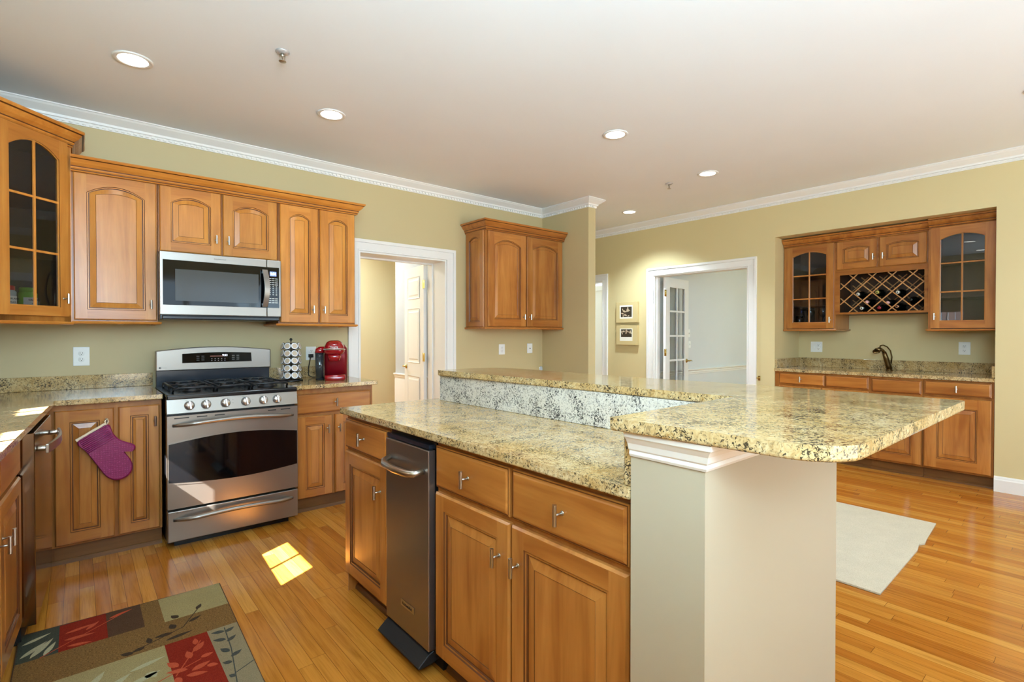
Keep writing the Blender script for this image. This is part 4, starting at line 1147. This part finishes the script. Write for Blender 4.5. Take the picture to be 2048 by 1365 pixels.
# ------------------------------------------------------------ wine bar in the niche
BX = 5.70
t = base_cab('bar base cabinet at the left end of the niche, behind the raised island bar', (BX, NY1 - 0.002, 0), R9, 0.866, 0.61, None, 0.06)
drawer(t, 0.045, 0.478, 0.755, 0.868); drawer(t, 0.490, 0.852, 0.755, 0.868, False); door(t, 0.045, 0.448, 0.115, 0.735, 0, (0.41, 0.62)); door(t, 0.460, 0.852, 0.115, 0.735, 0, (0.50, 0.62))
t = base_cab('bar base cabinet under the sink in the middle of the niche', (BX, 1.515, 0), R9, 0.392, 0.61, None, 0.06, 0.75)
drawer(t, 0.012, 0.385, 0.740, 0.862, False); door(t, 0.012, 0.385, 0.115, 0.718, 0, None, 0.07)
t = base_cab('bar base cabinet with one drawer over one square door at the niche right end', (BX, 1.121, 0), R9, 0.463, 0.61, None, 0.06, 0.75)
drawer(t, 0.012, 0.447, 0.752, 0.868); door(t, 0.012, 0.447, 0.115, 0.730, 0, None, 0.085)
m = MB()
sx0, sx1, sy0, sy1 = 5.97, 6.19, 1.02, 1.36
m.box(5.672, sx0, NY0 + 0.001, NY1 - 0.001, 0.884, 0.914); m.box(sx1, 6.324, NY0 + 0.001, NY1 - 0.001, 0.884, 0.914)
m.box(sx0, sx1, NY0 + 0.001, sy0, 0.884, 0.914); m.box(sx0, sx1, sy1, NY1 - 0.001, 0.884, 0.914)
tag(obj('countertop', m, 'granite', None), 'granite countertop of the wet bar in the niche', 'countertop')
t = thing('bar_sink', 'small undermount steel sink in the niche counter', 'sink', (0, 0, 0))
m = MB(); m.box(sx0 - 0.01, sx1 + 0.01, sy0 - 0.01, sy1 + 0.01, 0.762, 0.765); m.box(sx0 - 0.012, sx0, sy0 - 0.01, sy1 + 0.01, 0.762, 0.8835); m.box(sx1, sx1 + 0.012, sy0 - 0.01, sy1 + 0.01, 0.762, 0.8835)
m.box(sx0, sx1, sy0 - 0.012, sy0, 0.762, 0.8835); m.box(sx0, sx1, sy1, sy1 + 0.012, 0.762, 0.8835); obj('basin', m, 'steel', t)
m = MB(); m.lathe([(0.03, 0.7655), (0.03, 0.767), (0.0001, 0.767)], 20, 0, Matrix.Translation((6.09, 1.18, 0))); obj('drain', m, 'nickel', t)
splash([(6.304, 6.324, NY0 + 0.001, NY1 - 0.001, 0.9145, 1.012)], 'low granite backsplash along the back of the niche')
splash([(5.705, 6.303, NY1 - 0.021, NY1 - 0.001, 0.9145, 1.012)], 'short granite side splash on the left wall of the niche')
splash([(5.705, 6.303, NY0 + 0.001, NY0 + 0.021, 0.9145, 1.012)], 'short granite side splash on the right wall of the niche')
t = thing('bar_faucet', 'aged bronze goose-neck faucet behind the niche sink', 'faucet', (6.24, 1.500, 0.9145), R9)
m = MB(); m.lathe([(0.030, 0), (0.030, 0.004), (0.025, 0.010), (0.0001, 0.011)], 24); obj('escutcheon', m, 'bronze', t)
m = MB(); m.tube([(0.004, 0, 0.01), (-0.004, -0.01, 0.05), (-0.018, -0.035, 0.12), (-0.030, -0.06, 0.185)], [0.026, 0.025, 0.023, 0.018], 18); obj('body', m, 'bronze', t)
m = MB(); m.tube([(-0.022, -0.040, 0.150), (-0.036, -0.08, 0.200), (-0.050, -0.12, 0.215), (-0.062, -0.155, 0.196)], [0.014, 0.015, 0.018, 0.028], 16); m.lathe([(0.030, 0.0), (0.031, 0.006), (0.028, 0.01)], 20, 0, Matrix.Translation((-0.0665, -0.170, 0.188)) @ Matrix.Rotation(0.7, 4, 'X')); sp_ = obj('spray_head', m, 'bronze', t)
m = MB(); m.lathe([(0.027, 0), (0.0001, 0.0005)], 20, 0, Matrix.Translation((-0.067, -0.1715, 0.1875)) @ Matrix.Rotation(0.7, 4, 'X')); obj('nozzle', m, 'rubber', sp_)
m = MB(); m.tube([(0.012, 0.012, 0.06), (0.020, 0.012, 0.13), (0.010, 0.0, 0.195), (-0.012, -0.03, 0.235), (-0.036, -0.07, 0.252), (-0.050, -0.10, 0.245), (-0.052, -0.118, 0.225)], 0.006, 10); obj('lever', m, 'bronze', t)

# niche uppers
UX = 5.905; UD = 0.41
bg_ = 'wall cabinets in the bar niche'
t = wall_cab('glass-front wall cabinet at the left of the niche, wine glasses inside', (UX, NY1 - 0.006, 1.325), R9, 0.497, 0.895, UD, bg_, False)
glass_door(0.455, 0.872, 0.045, 0.063, t, (0.335, 0.665), 0.030, 0.010, 0.428, 0.088)
for zz in (0.245, 0.56): m = MB(); m.box(0.02, 0.477, 0.04, 0.38, zz, zz + 0.016); obj('shelf', m, 'carcin', t)
light_rail(t, 0.497, UD, l=False); m = MB(); m.box(0.497, 0.500, 0, UD, 0, 0.895); obj('side_panel', m, 'dwood', t)
m = MB(); m.box(0.0, 0.03, -0.001, 0.0, 0, 0.895); m.box(0.485, 0.497, -0.001, 0, 0, 0.895); m.box(0, 0.497, -0.001, 0, 0.88, 0.895); obj('face_frame', m, 'dwood', t)
# centre: two small doors over lattice rack
t = thing('wine_rack_cabinet', 'niche wall cabinet with two small doors above a lattice wine rack', 'cabinet', (UX, 1.879, 1.475), R9, bg_)
Wm, Hm = 0.757, 0.745; th = 0.018
m = MB(); m.box(0, th, 0, UD, 0, Hm); m.box(Wm - th, Wm, 0, UD, 0, Hm); m.box(th, Wm - th, 0, UD, 0, th); m.box(th, Wm - th, 0, UD, Hm - th, Hm); m.box(th, Wm - th, UD - 0.012, UD, th, Hm - th); m.box(th, Wm - th, 0.02, UD, 0.430, 0.446)
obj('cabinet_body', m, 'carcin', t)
RX0, RX1, RZ0, RZ1 = 0.042, 0.722, 0.020, 0.395
m = MB(); m.box(0, RX0, -0.004, 0.0, 0, Hm); m.box(RX1, Wm, -0.004, 0, 0, Hm); m.box(RX0, RX1, -0.004, 0.0, 0, RZ0); m.box(RX0, RX1, -0.004, 0, RZ1, 0.44); m.box(RX0, RX1, -0.004, 0.0, 0.44, Hm)
obj('face_frame', m, 'dwoodh', t)
door(t, 0.014, 0.358, 0.450, Hm - 0.012, 0.022, (0.334, 0.55), 0.058).location.y = -0.005
door(t, 0.378, 0.742, 0.450, Hm - 0.012, 0.022, (0.412, 0.55), 0.058).location.y = -0.005
def lattice(yc, name):
    m = MB(); P = 0.160; q = 0.0045
    def clip(x0, z0, sl):
        # line z = z0 + sl*(x-x0) clipped to the opening
        pts = []
        for X in (RX0, RX1):
            Zv = z0 + sl * (X - x0)
            if RZ0 <= Zv <= RZ1: pts.append((X, Zv))
        for Zv in (RZ0, RZ1):
            X = x0 + (Zv - z0) / sl
            if RX0 < X < RX1: pts.append((X, Zv))
        return sorted(pts)[:2] if len(pts) >= 2 else None
    sl = 0.96
    for s_ in (sl, -sl):
        for k in range(-6, 12):
            c = clip(0.12 + k * P, RZ1 if s_ < 0 else RZ0, s_)
            if not c or (c[1][0] - c[0][0]) < 0.02: continue
            (xa, za), (xb, zb) = c; L = math.hypot(xb - xa, zb - za); an = math.atan2(zb - za, xb - xa)
            R = Matrix.Translation(((xa + xb) / 2, yc + (0.0 if s_ > 0 else 0.0122), (za + zb) / 2)) @ Matrix.Rotation(-an, 4, 'Y')
            m.box(-L / 2, L / 2, -0.006, 0.006, -q, q, 0, R)
    return obj(name, m, 'rattan', t)
lattice(0.010, 'lattice'); lattice(0.375, 'lattice')
# right glass cabinet
t = wall_cab('glass-front wall cabinet at the right of the niche, window reflected in it', (UX - 0.04, 1.118, 1.318), R9, 0.458, 0.915, UD + 0.04, bg_, False)
glass_door(0.428, 0.893, 0.045, 0.064, t, (0.335, 0.665), 0.016, 0.010, 0.030, 0.105)
for zz in (0.28, 0.60): m = MB(); m.box(0.02, 0.438, 0.04, 0.40, zz, zz + 0.016); obj('shelf', m, 'carcin', t)
light_rail(t, 0.458, UD, r=False); m = MB(); m.box(-0.003, 0.0, 0, UD + 0.04, 0, 0.915); obj('side_panel', m, 'dwood', t)
m = MB(); m.box(0.0, 0.016, -0.001, 0.0, 0, 0.915); m.box(0.444, 0.458, -0.001, 0, 0, 0.915); m.box(0, 0.458, -0.001, 0, 0.90, 0.915); obj('face_frame', m, 'dwood', t)
crown([(UX - 0.002, NY1 - 0.004), (UX - 0.002, 1.122)], 2.212, 'dark maple crown moulding over the left and centre niche cabinets', 1.0, 'dwoodh', None)
crown([(UX - 0.042, 1.118), (UX - 0.042, NY0 + 0.004)], 2.222, 'dark maple crown moulding over the right niche cabinet', 1.0, 'dwoodh', None)


def rack_pt(x, z, y): return (UX + y, 1.879 - x, 1.475 + z)


def wine_bottle(label, cx, cz, cap):
    t = thing('wine_bottle', label, 'wine bottle', rack_pt(cx, cz, 0.03), R9, 'wine bottles in the lattice rack')
    R = Matrix.Rotation(-PI / 2, 4, 'X')
    m = MB(); m.lathe([(0.013, 0.035), (0.0135, 0.06), (0.016, 0.075), (0.030, 0.10), (0.037, 0.13), (0.037, 0.30), (0.034, 0.305), (0.0001, 0.30)], 24, 0, R); obj('bottle_glass', m, 'bottle', t)
    m = MB(); m.lathe([(0.0001, 0.0), (0.008, 0.0), (0.0155, 0.001), (0.0158, 0.004), (0.0145, 0.006), (0.0145, 0.045)], 20, 0, R); obj('capsule', m, cap, t)
    if cap in ('capw', 'capy', 'capc'):
        m = MB(); m.lathe([(0.0001, -0.0008), (0.006, -0.0008), (0.006, 0.0006)], 14, 0, R); obj('cork_mark', m, 'ink', t)


for lb, cx, cz, cap in (('wine bottle with a plain silver capsule, upper left of the racked bottles', 0.189, 0.199, 'capw'),
                        ('wine bottle with a yellow gold capsule, in the middle of the rack', 0.350, 0.209, 'capy'),
                        ('wine bottle with a black-centred white capsule, upper right of the racked bottles', 0.514, 0.199, 'capw'),
                        ('wine bottle with a pink capsule, second row left in the rack', 0.266, 0.118, 'capp'),
                        ('wine bottle with a pink capsule, second row middle in the rack', 0.436, 0.103, 'capp'),
                        ('black wine bottle with a dark capsule at the right of the rack', 0.614, 0.122, 'bottle'),
                        ('wine bottle with a silver capsule, bottom left of the rack', 0.222, 0.058, 'capw'),
                        ('wine bottle with a dark red capsule, bottom middle of the rack', 0.367, 0.058, 'capr'),
                        ('wine bottle with a copper capsule, bottom right of the rack', 0.509, 0.064, 'capc')):
    wine_bottle(lb, cx, cz, cap)


def glassware(label, x, d, prof):
    m = MB(); m.lathe(prof, 24, 0, None, True, False)
    o = obj('wine_glass', m, 'ware', None, (UX + d, NY1 - 0.006 - x, 1.325 + 0.0485)); tag(o, label, 'glass', 'glasses in the left niche cabinet')
    o.modifiers.new('s', 'SOLIDIFY').thickness = 0.0016


WG = [(0.034, 0.0), (0.03, 0.002), (0.004, 0.006), (0.004, 0.075), (0.012, 0.085), (0.034, 0.105), (0.040, 0.135), (0.036, 0.175), (0.032, 0.185)]
glassware('stemless tumbler at the left of the glass-front cabinet', 0.12, 0.10, [(0.030, 0), (0.036, 0.004), (0.038, 0.05), (0.036, 0.10)])
glassware('tall curved glass behind the tumbler in the left niche cabinet', 0.17, 0.17, [(0.034, 0), (0.012, 0.006), (0.016, 0.04), (0.040, 0.12), (0.046, 0.19)])
glassware('stemmed wine glass left of the muntin in the left niche cabinet', 0.225, 0.12, WG)
glassware('stemmed wine glass right of the muntin in the left niche cabinet', 0.345, 0.12, WG)
glassware('stemmed wine glass at the back right of the left niche cabinet', 0.40, 0.24, WG)


# ------------------------------------------------------------ ceiling lights, sprinklers
def downlight(label, x, y, e=9):
    t = thing('recessed_light', label, 'ceiling light', (x, y, ZC), 0, 'recessed ceiling lights')
    m = MB(); m.lathe([(0.068, -0.0045), (0.074, -0.007), (0.088, -0.006), (0.092, -0.001), (0.068, -0.0005)], 36, 0, None, True, False); obj('trim_ring', m, 'white', t)
    m = MB(); m.lathe([(0.0001, -0.0042), (0.069, -0.0042)], 32, 0, None, True, False); obj('lens', m, 'lamp', t, fix=False)
    l = bpy.data.lights.new('recessed_lamp', 'SPOT'); l.energy = e * 0.9; l.spot_size = math.radians(125); l.spot_blend = 0.7; l.shadow_soft_size = 0.07; l.color = (0.72, 0.88, 1.0)
    o = bpy.data.objects.new('recessed_lamp', l); C.objects.link(o); o.location = (x, y, ZC - 0.02)


downlight('recessed ceiling light nearest the corner glass cabinet', 0.237, 3.41, 10)
downlight('recessed ceiling light above the cabinet right of the microwave', 1.303, 3.404, 12)
downlight('recessed ceiling light above the far end of the island', 3.02, 2.40, 30)
downlight('recessed ceiling light between island and niche', 4.39, 2.435, 70)
downlight('recessed ceiling light in the corridor past the wall end', 5.05, 3.80, 210)
downlight('recessed ceiling light straight above the trash compactor, out of frame above', 0.977, 1.54, 12)
downlight('recessed ceiling light above the sink run, out of frame above', -0.244, 1.57, 10)
downlight('recessed ceiling light over the niche side floor, out to the right', 4.39, 0.3, 40)
for lb, x, y, s_ in (('white fire sprinkler head on the ceiling above the range aisle', 0.822, 2.815, 1.0), ('small fire sprinkler head on the ceiling beyond the island', 4.40, 2.84, 1.0)):
    t = thing('fire_sprinkler', lb, 'sprinkler', (x, y, ZC))
    m = MB(); m.lathe([(0.034, -0.0005), (0.034, -0.004), (0.020, -0.012), (0.0001, -0.012)], 28); obj('escutcheon', m, simple('chrome_white', (200, 200, 200), 0.25, 0.5).m, t)
    m = MB(); m.lathe([(0.009, -0.012), (0.009, -0.026), (0.004, -0.028), (0.003, -0.050)], 14); m.tube([(-0.012, 0, -0.02), (-0.010, 0, -0.042), (0, 0, -0.050)], 0.002, 6); m.tube([(0.012, 0, -0.02), (0.010, 0, -0.042), (0, 0, -0.050)], 0.002, 6); obj('nozzle', m, 'nickel', t)
    m = MB(); m.lathe([(0.018, -0.050), (0.018, -0.052), (0.0001, -0.052)], 20); obj('deflector', m, 'nickel', t)


# ------------------------------------------------------------ interior doors
def hinge(parent, x, y, z):
    m = MB(); m.tube([(x, y, z - 0.045), (x, y, z + 0.045)], 0.006, 10); m.box(x - 0.03, x + 0.03, y + 0.003, y + 0.005, z - 0.045, z + 0.045); return obj('hinge', m, 'brass', parent)


def lever(parent, x, z, side):
    m = MB(); R = Matrix.Translation((x, side * 0.0, z)) @ Matrix.Rotation(PI / 2 * (1 if side < 0 else -1), 4, 'X')
    m.lathe([(0.028, 0.0), (0.026, 0.008), (0.010, 0.012), (0.009, 0.045), (0.0001, 0.046)], 20, 0, R)
    m.tube([(x, side * 0.04, z), (x - 0.04, side * 0.045, z + 0.003), (x - 0.085, side * 0.04, z - 0.004)], [0.009, 0.008, 0.006], 10)
    return obj('door_handle', m, 'brass', parent)


# panelled door in the hall: hinge at local x=0
ha = math.atan2(5.37 - 4.80, 2.945 - 2.862)
t = bpy.data.objects.new('door_3', None); C.objects.link(t); t.location = (2.862, 4.80, 0.01); t.rotation_euler = (0, 0, ha); t['kind'] = 'structure'
Wd, Hd = 0.58, 2.01
m = MB(); m.box(0, Wd, 0.0, 0.036, 0, Hd); obj('door_slab', m, 'white', t, bevel=0.002)
m = MB()
for (x0, x1) in ((0.11, Wd - 0.11),):
    for (z0, z1) in ((0.22, 0.80), (0.95, 1.55), (1.66, 1.90)):
        for y, y2 in ((0.0362, 1), (-0.0002, -1)):
            prev = None
            for dd_, yy in ((0, 0), (0.012, -0.006), (0.03, -0.006), (0.045, -0.0005)):
                r = [(x0 + dd_, y + y2 * (0.006 + yy), z0 + dd_), (x1 - dd_, y + y2 * (0.006 + yy), z0 + dd_), (x1 - dd_, y + y2 * (0.006 + yy), z1 - dd_), (x0 + dd_, y + y2 * (0.006 + yy), z1 - dd_)]
                if prev: m.add(prev + r, [(i, (i + 1) % 4, 4 + (i + 1) % 4, 4 + i) for i in range(4)])
                prev = r
            m.add(prev, [(0, 1, 2, 3)])
obj('raised_panels', m, 'white', t)
for z in (0.25, 1.02, 1.80): hinge(t, -0.008, 0.036, z)
lever(t, Wd - 0.06, 0.93, -1).location.y = 0.0
m = MB(); m.lathe([(0.028, 0.0), (0.026, 0.008), (0.010, 0.012), (0.009, 0.045), (0.0001, 0.046)], 20, 0, Matrix.Translation((Wd - 0.06, 0.036, 0.90)) @ Matrix.Rotation(-PI / 2, 4, 'X'))
m.tube([(Wd - 0.06, 0.076, 0.90), (Wd - 0.10, 0.080, 0.905), (Wd - 0.14, 0.076, 0.895)], [0.009, 0.008, 0.006], 10); obj('door_handle', m, 'brass', t)

# french door into the study
ha = math.atan2(3.905 - 3.835, 6.49 - 5.815)
t = bpy.data.objects.new('door_4', None); C.objects.link(t); t.location = (5.825, 3.842, 0.01); t.rotation_euler = (0, 0, ha); t['kind'] = 'structure'
Wd = 0.665; m = MB(); s_ = 0.115; hz = [0.24, 0.583, 0.926, 1.269, 1.612, 1.905]
m.box(0, s_, -0.035, 0, 0, 2.01); m.box(Wd - s_, Wd, -0.035, 0, 0, 2.01); m.box(s_, Wd - s_, -0.035, 0, 0, 0.24); m.box(s_, Wd - s_, -0.035, 0, 1.885, 2.01)
m.box(Wd / 2 - 0.012, Wd / 2 + 0.012, -0.032, -0.003, 0.2, 1.9)
for z in (0.60, 0.92, 1.245, 1.57): m.box(s_, Wd - s_, -0.032, -0.003, z - 0.012, z + 0.012)
obj('door_frame', m, 'white', t, bevel=0.002)
m = MB(); m.add([(s_, -0.018, 0.24), (Wd - s_, -0.018, 0.24), (Wd - s_, -0.018, 1.885), (s_, -0.018, 1.885)], [(0, 1, 2, 3)]); obj('glass_panes', m, 'clear', t, fix=False)
for z in (0.25, 1.03, 1.80): hinge(t, -0.01, -0.04, z)
m = MB(); m.lathe([(0.028, 0.0), (0.026, 0.008), (0.010, 0.012), (0.009, 0.045), (0.0001, 0.046)], 20, 0, Matrix.Translation((Wd - 0.06, -0.035, 0.90)) @ Matrix.Rotation(PI / 2, 4, 'X'))
m.tube([(Wd - 0.06, -0.075, 0.90), (Wd - 0.02, -0.08, 0.905), (Wd + 0.03, -0.075, 0.895)], [0.009, 0.008, 0.006], 10); obj('door_handle', m, 'brass', t)
# white door inside the end room
t = bpy.data.objects.new('door_5', None); C.objects.link(t); t.location = (6.9, 5.30, 0.0); t['kind'] = 'structure'
m = MB(); m.box(0, 0.05, 0, 0.9, 0, 2.03); obj('door_slab', m, 'white', t); m = MB(); m.box(-0.03, 0.0, -0.08, 0.0, 0, 2.11); m.box(-0.03, 0, 0.0, 0.95, 2.03, 2.11); obj('door_frame', m, 'white', t)
m = MB(); m.tube([(0, 0.07, 0.92), (-0.05, 0.07, 0.92)], 0.012, 10); m.sphere((-0.06, 0.07, 0.92), 0.025); obj('door_handle', m, 'brass', t)
t = thing('door_bumper', 'small brass wall bumper to the right of the study doorway', 'door stop', (XB, 2.545, 0.80), R9)
m = MB(); m.lathe([(0.012, 0), (0.012, 0.004), (0.005, 0.008), (0.005, 0.035), (0.009, 0.038), (0.009, 0.046), (0.0001, 0.047)], 16, 0, Matrix.Rotation(PI / 2, 4, 'X')); m.box(-0.012, 0.012, -0.004, 0, -0.03, 0.02); obj('bracket', m, 'brass', t)


# ------------------------------------------------------------ pictures
def picture(label, yl, yr, z0, z1, dark_rect, blobs):
    W = yl - yr; H = z1 - z0
    t = thing('framed_photo', label, 'picture', (XB, yl, z0), R9, 'box-framed photographs beside the study doorway')
    m = MB(); m.box(0, W, -0.045, 0, 0, H); obj('box_frame', m, 'frame', t, bevel=0.003)
    a, b_, c, d_ = dark_rect
    m = MB(); m.box(0.065, W - 0.075, -0.0458, -0.045, 0.055, H - 0.045); mt = obj('mat_board', m, 'paper', t)
    m = MB(); m.box(a, b_, -0.0465, -0.0459, c, d_); ph = obj('photograph', m, 'sepia', t)
    m = MB()
    for (bx, bz, rx, rz, an) in blobs:
        pts = [(bx + rx * math.cos(q) * math.cos(an) - rz * math.sin(q) * math.sin(an), bz + rx * math.cos(q) * math.sin(an) + rz * math.sin(q) * math.cos(an)) for q in [2 * PI * k / 14 for k in range(14)]]
        plate(m, pts, -0.0472, -0.0466)
    obj('pale_figures', m, 'sepial', ph)


picture('upper box-framed sepia photo of pale figures, taller image', 4.47, 4.118, 1.432, 1.712, (0.085, 0.265, 0.075, 0.215),
        [(0.20, 0.195, 0.011, 0.014, 0), (0.20, 0.165, 0.022, 0.020, 0), (0.225, 0.165, 0.018, 0.005, -0.6), (0.175, 0.150, 0.022, 0.006, 0.3), (0.14, 0.155, 0.026, 0.012, -0.4), (0.115, 0.18, 0.008, 0.012, 0.3),
         (0.11, 0.125, 0.024, 0.008, -0.3), (0.155, 0.105, 0.012, 0.012, 0.2), (0.125, 0.09, 0.008, 0.014, 0), (0.21, 0.09, 0.016, 0.006, 0.3), (0.175, 0.098, 0.009, 0.009, 0)])
picture('lower box-framed sepia photo of a row of figures, wide image', 4.466, 4.118, 1.132, 1.398, (0.085, 0.262, 0.108, 0.212),
        [(0.10, 0.175, 0.012, 0.018, 0), (0.108, 0.155, 0.006, 0.014, 0.4), (0.13, 0.182, 0.018, 0.012, 0), (0.175, 0.185, 0.016, 0.018, 0), (0.172, 0.165, 0.010, 0.018, -0.6), (0.20, 0.178, 0.022, 0.006, -0.3), (0.235, 0.175, 0.010, 0.022, -0.4), (0.25, 0.162, 0.008, 0.016, 0.3), (0.175, 0.204, 0.006, 0.006, 0)])

# ------------------------------------------------------------ rugs
t = thing('leaf_rug', 'patchwork rug with red, brown and grey leaf blocks by the sink run', 'rug', (0, 0, 0))
X0, X1, Y1, Y0 = -0.195, 0.545, 2.955, 1.62
m = MB(); m.prism([(X0, Y0), (0.500, Y0), (X1, Y1 - 0.01), (X0, Y1 + 0.01)], 0.0005, 0.0095); obj('rug_backing', m, 'rug_brown', t, bevel=0.003)
mats = ['rug_beige', 'rug_brown', 'rug_tan', 'rug_red', 'rug_grey', 'rug_green', 'rug_red2', 'rug_leaf', 'rug_leafg', 'rug_pale']
def xe(y): return 0.502 + (X1 - 0.502) * (y - Y0) / (Y1 - Y0) - 0.004
m = MB(); zt = 0.0102
def blk(x0, x1, y0, y1, mi):
    xr0 = xe(y0) if x1 is None else x1; xr1 = xe(y1) if x1 is None else x1
    m.prism([(x0, y0), (xr0, y0), (xr1, y1), (x0, y1)], 0.0096, zt, mi)
a = X0 + 0.004
blk(a, -0.066, 2.71, 2.955, 5); blk(-0.066, 0.09, 2.71, 2.952, 3); blk(0.09, 0.215, 2.71, 2.949, 1); blk(0.215, 0.285, 2.71, 2.948, 2); blk(0.285, None, 2.695, 2.945, 0)
blk(a, 0.285, 2.495, 2.71, 2); blk(0.285, None, 2.495, 2.695, 2)
blk(a, 0.262, 2.20, 2.495, 0); blk(0.262, 0.412, 2.20, 2.495, 3); blk(0.412, None, 1.98, 2.495, 4)
blk(a, 0.06, 1.95, 2.20, 3); blk(0.06, 0.262, 1.95, 2.20, 1); blk(0.262, 0.412, 1.95, 2.20, 3)
blk(a, None, 1.78, 1.95, 2) if False else blk(a, 0.412, 1.78, 1.95, 2); blk(0.412, None, 1.78, 1.98, 0); blk(a, 0.20, 1.63, 1.78, 5); blk(0.20, None, 1.63, 1.78, 3)
obj('colour_blocks', m, mats, t)
m = MB()
def leaf(x, y, an, L, wd, mi):
    pts = []
    for k in range(9): q = k / 8; pts.append((L * q, wd * math.sin(PI * q ** 0.8)))
    for k in range(7, 0, -1): q = k / 8; pts.append((L * q, -wd * math.sin(PI * q ** 0.8)))
    ca, sa = math.cos(an), math.sin(an)
    m.prism([(x + u * ca - v_ * sa, y + u * sa + v_ * ca) for u, v_ in pts], zt, zt + 0.0006, mi)
def stem(p, q, mi, wd=0.002):
    d = (Vector(q) - Vector(p)).normalized(); nn = Vector((-d.y, d.x)) * wd
    m.prism([(p[0] + nn.x, p[1] + nn.y), (p[0] - nn.x, p[1] - nn.y), (q[0] - nn.x, q[1] - nn.y), (q[0] + nn.x, q[1] + nn.y)], zt, zt + 0.0005, mi)
rad = math.radians
# dark sprig over tan/beige
stem((0.15, 2.52), (0.34, 2.60), 7); stem((0.34, 2.60), (0.425, 2.75), 7)
for (x, y, a_, L, w_) in ((0.30, 2.58, 178, 0.065, 0.013), (0.31, 2.61, 100, 0.05, 0.014), (0.335, 2.70, 120, 0.045, 0.013), (0.41, 2.73, 60, 0.05, 0.010), (0.365, 2.63, 30, 0.06, 0.010), (0.22, 2.55, 95, 0.05, 0.011), (0.20, 2.535, 200, 0.045, 0.012), (0.27, 2.53, 10, 0.10, 0.011), (0.16, 2.51, 150, 0.045, 0.013)):
    leaf(x, y, rad(a_), L, w_, 7)
# red block leaves
stem((0.10, 2.20), (0.36, 2.30), 6); stem((0.27, 2.24), (0.38, 2.44), 6)
for (x, y, a_, L, w_) in ((0.285, 2.30, 120, 0.06, 0.014), (0.31, 2.26, 160, 0.07, 0.013), (0.33, 2.33, 95, 0.06, 0.013), (0.345, 2.37, 50, 0.07, 0.015), (0.32, 2.24, 20, 0.07, 0.014), (0.30, 2.22, -20, 0.07, 0.013), (0.27, 2.23, -80, 0.05, 0.012), (0.36, 2.42, 85, 0.05, 0.010), (0.36, 2.31, 10, 0.045, 0.012), (0.37, 2.24, -30, 0.04, 0.012)):
    leaf(x, y, rad(a_), L, w_, 6)
# grey block leaves
stem((0.43, 2.02), (0.465, 2.30), 8); stem((0.465, 2.30), (0.475, 2.48), 8); stem((0.44, 2.12), (0.515, 2.16), 8)
for (x, y, a_, L, w_) in ((0.462, 2.38, 150, 0.05, 0.012), (0.463, 2.36, 40, 0.05, 0.010), (0.455, 2.28, 120, 0.05, 0.012), (0.452, 2.24, 30, 0.05, 0.011), (0.448, 2.20, 150, 0.035, 0.011), (0.470, 2.44, 30, 0.045, 0.011), (0.470, 2.45, 160, 0.05, 0.012), (0.44, 2.10, 130, 0.03, 0.010)):
    leaf(x, y, rad(a_), L, w_, 8)
# top red block and green block
stem((-0.12, 2.71), (0.17, 2.92), 6)
for (x, y, a_, L, w_) in ((-0.05, 2.86, 12, 0.11, 0.010), (-0.05, 2.80, -4, 0.10, 0.012), (-0.04, 2.74, -14, 0.08, 0.010), (0.02, 2.84, 50, 0.07, 0.009), (0.10, 2.89, 22, 0.09, 0.009)):
    leaf(x, y, rad(a_), L, w_, 6)
for (x, y, a_, L, w_) in ((-0.18, 2.75, 50, 0.12, 0.011), (-0.15, 2.73, 62, 0.14, 0.013), (-0.18, 2.86, 30, 0.10, 0.010), (-0.11, 2.72, 70, 0.10, 0.010)):
    leaf(x, y, rad(a_), L, w_, 9)
for (x, y, a_, L, w_) in ((0.06, 2.30, 40, 0.11, 0.015), (0.12, 2.28, 20, 0.12, 0.014), (0.02, 2.36, 60, 0.10, 0.013), (0.14, 2.38, 15, 0.12, 0.012), (0.10, 2.26, -30, 0.09, 0.014), (0.19, 2.33, -60, 0.05, 0.02)):
    leaf(x, y, rad(a_), L, w_, 9)
obj('leaf_pattern', m, mats, t)

m = MB(); pts = [(2.98, 2.85), (2.978, 0.745), (3.3, 0.750), (3.75, 0.757), (3.83, 0.768), (3.86, 0.772), (3.90, 0.752), (4.0, 0.762), (4.37, 0.784), (4.355, 2.85)]
m.prism(pts, 0.0005, 0.011); o = obj('floor_rug', m, 'rugw', None, bevel=0.004, seg=3); tag(o, 'plain off-white rug on the oak floor beyond the island', 'rug')
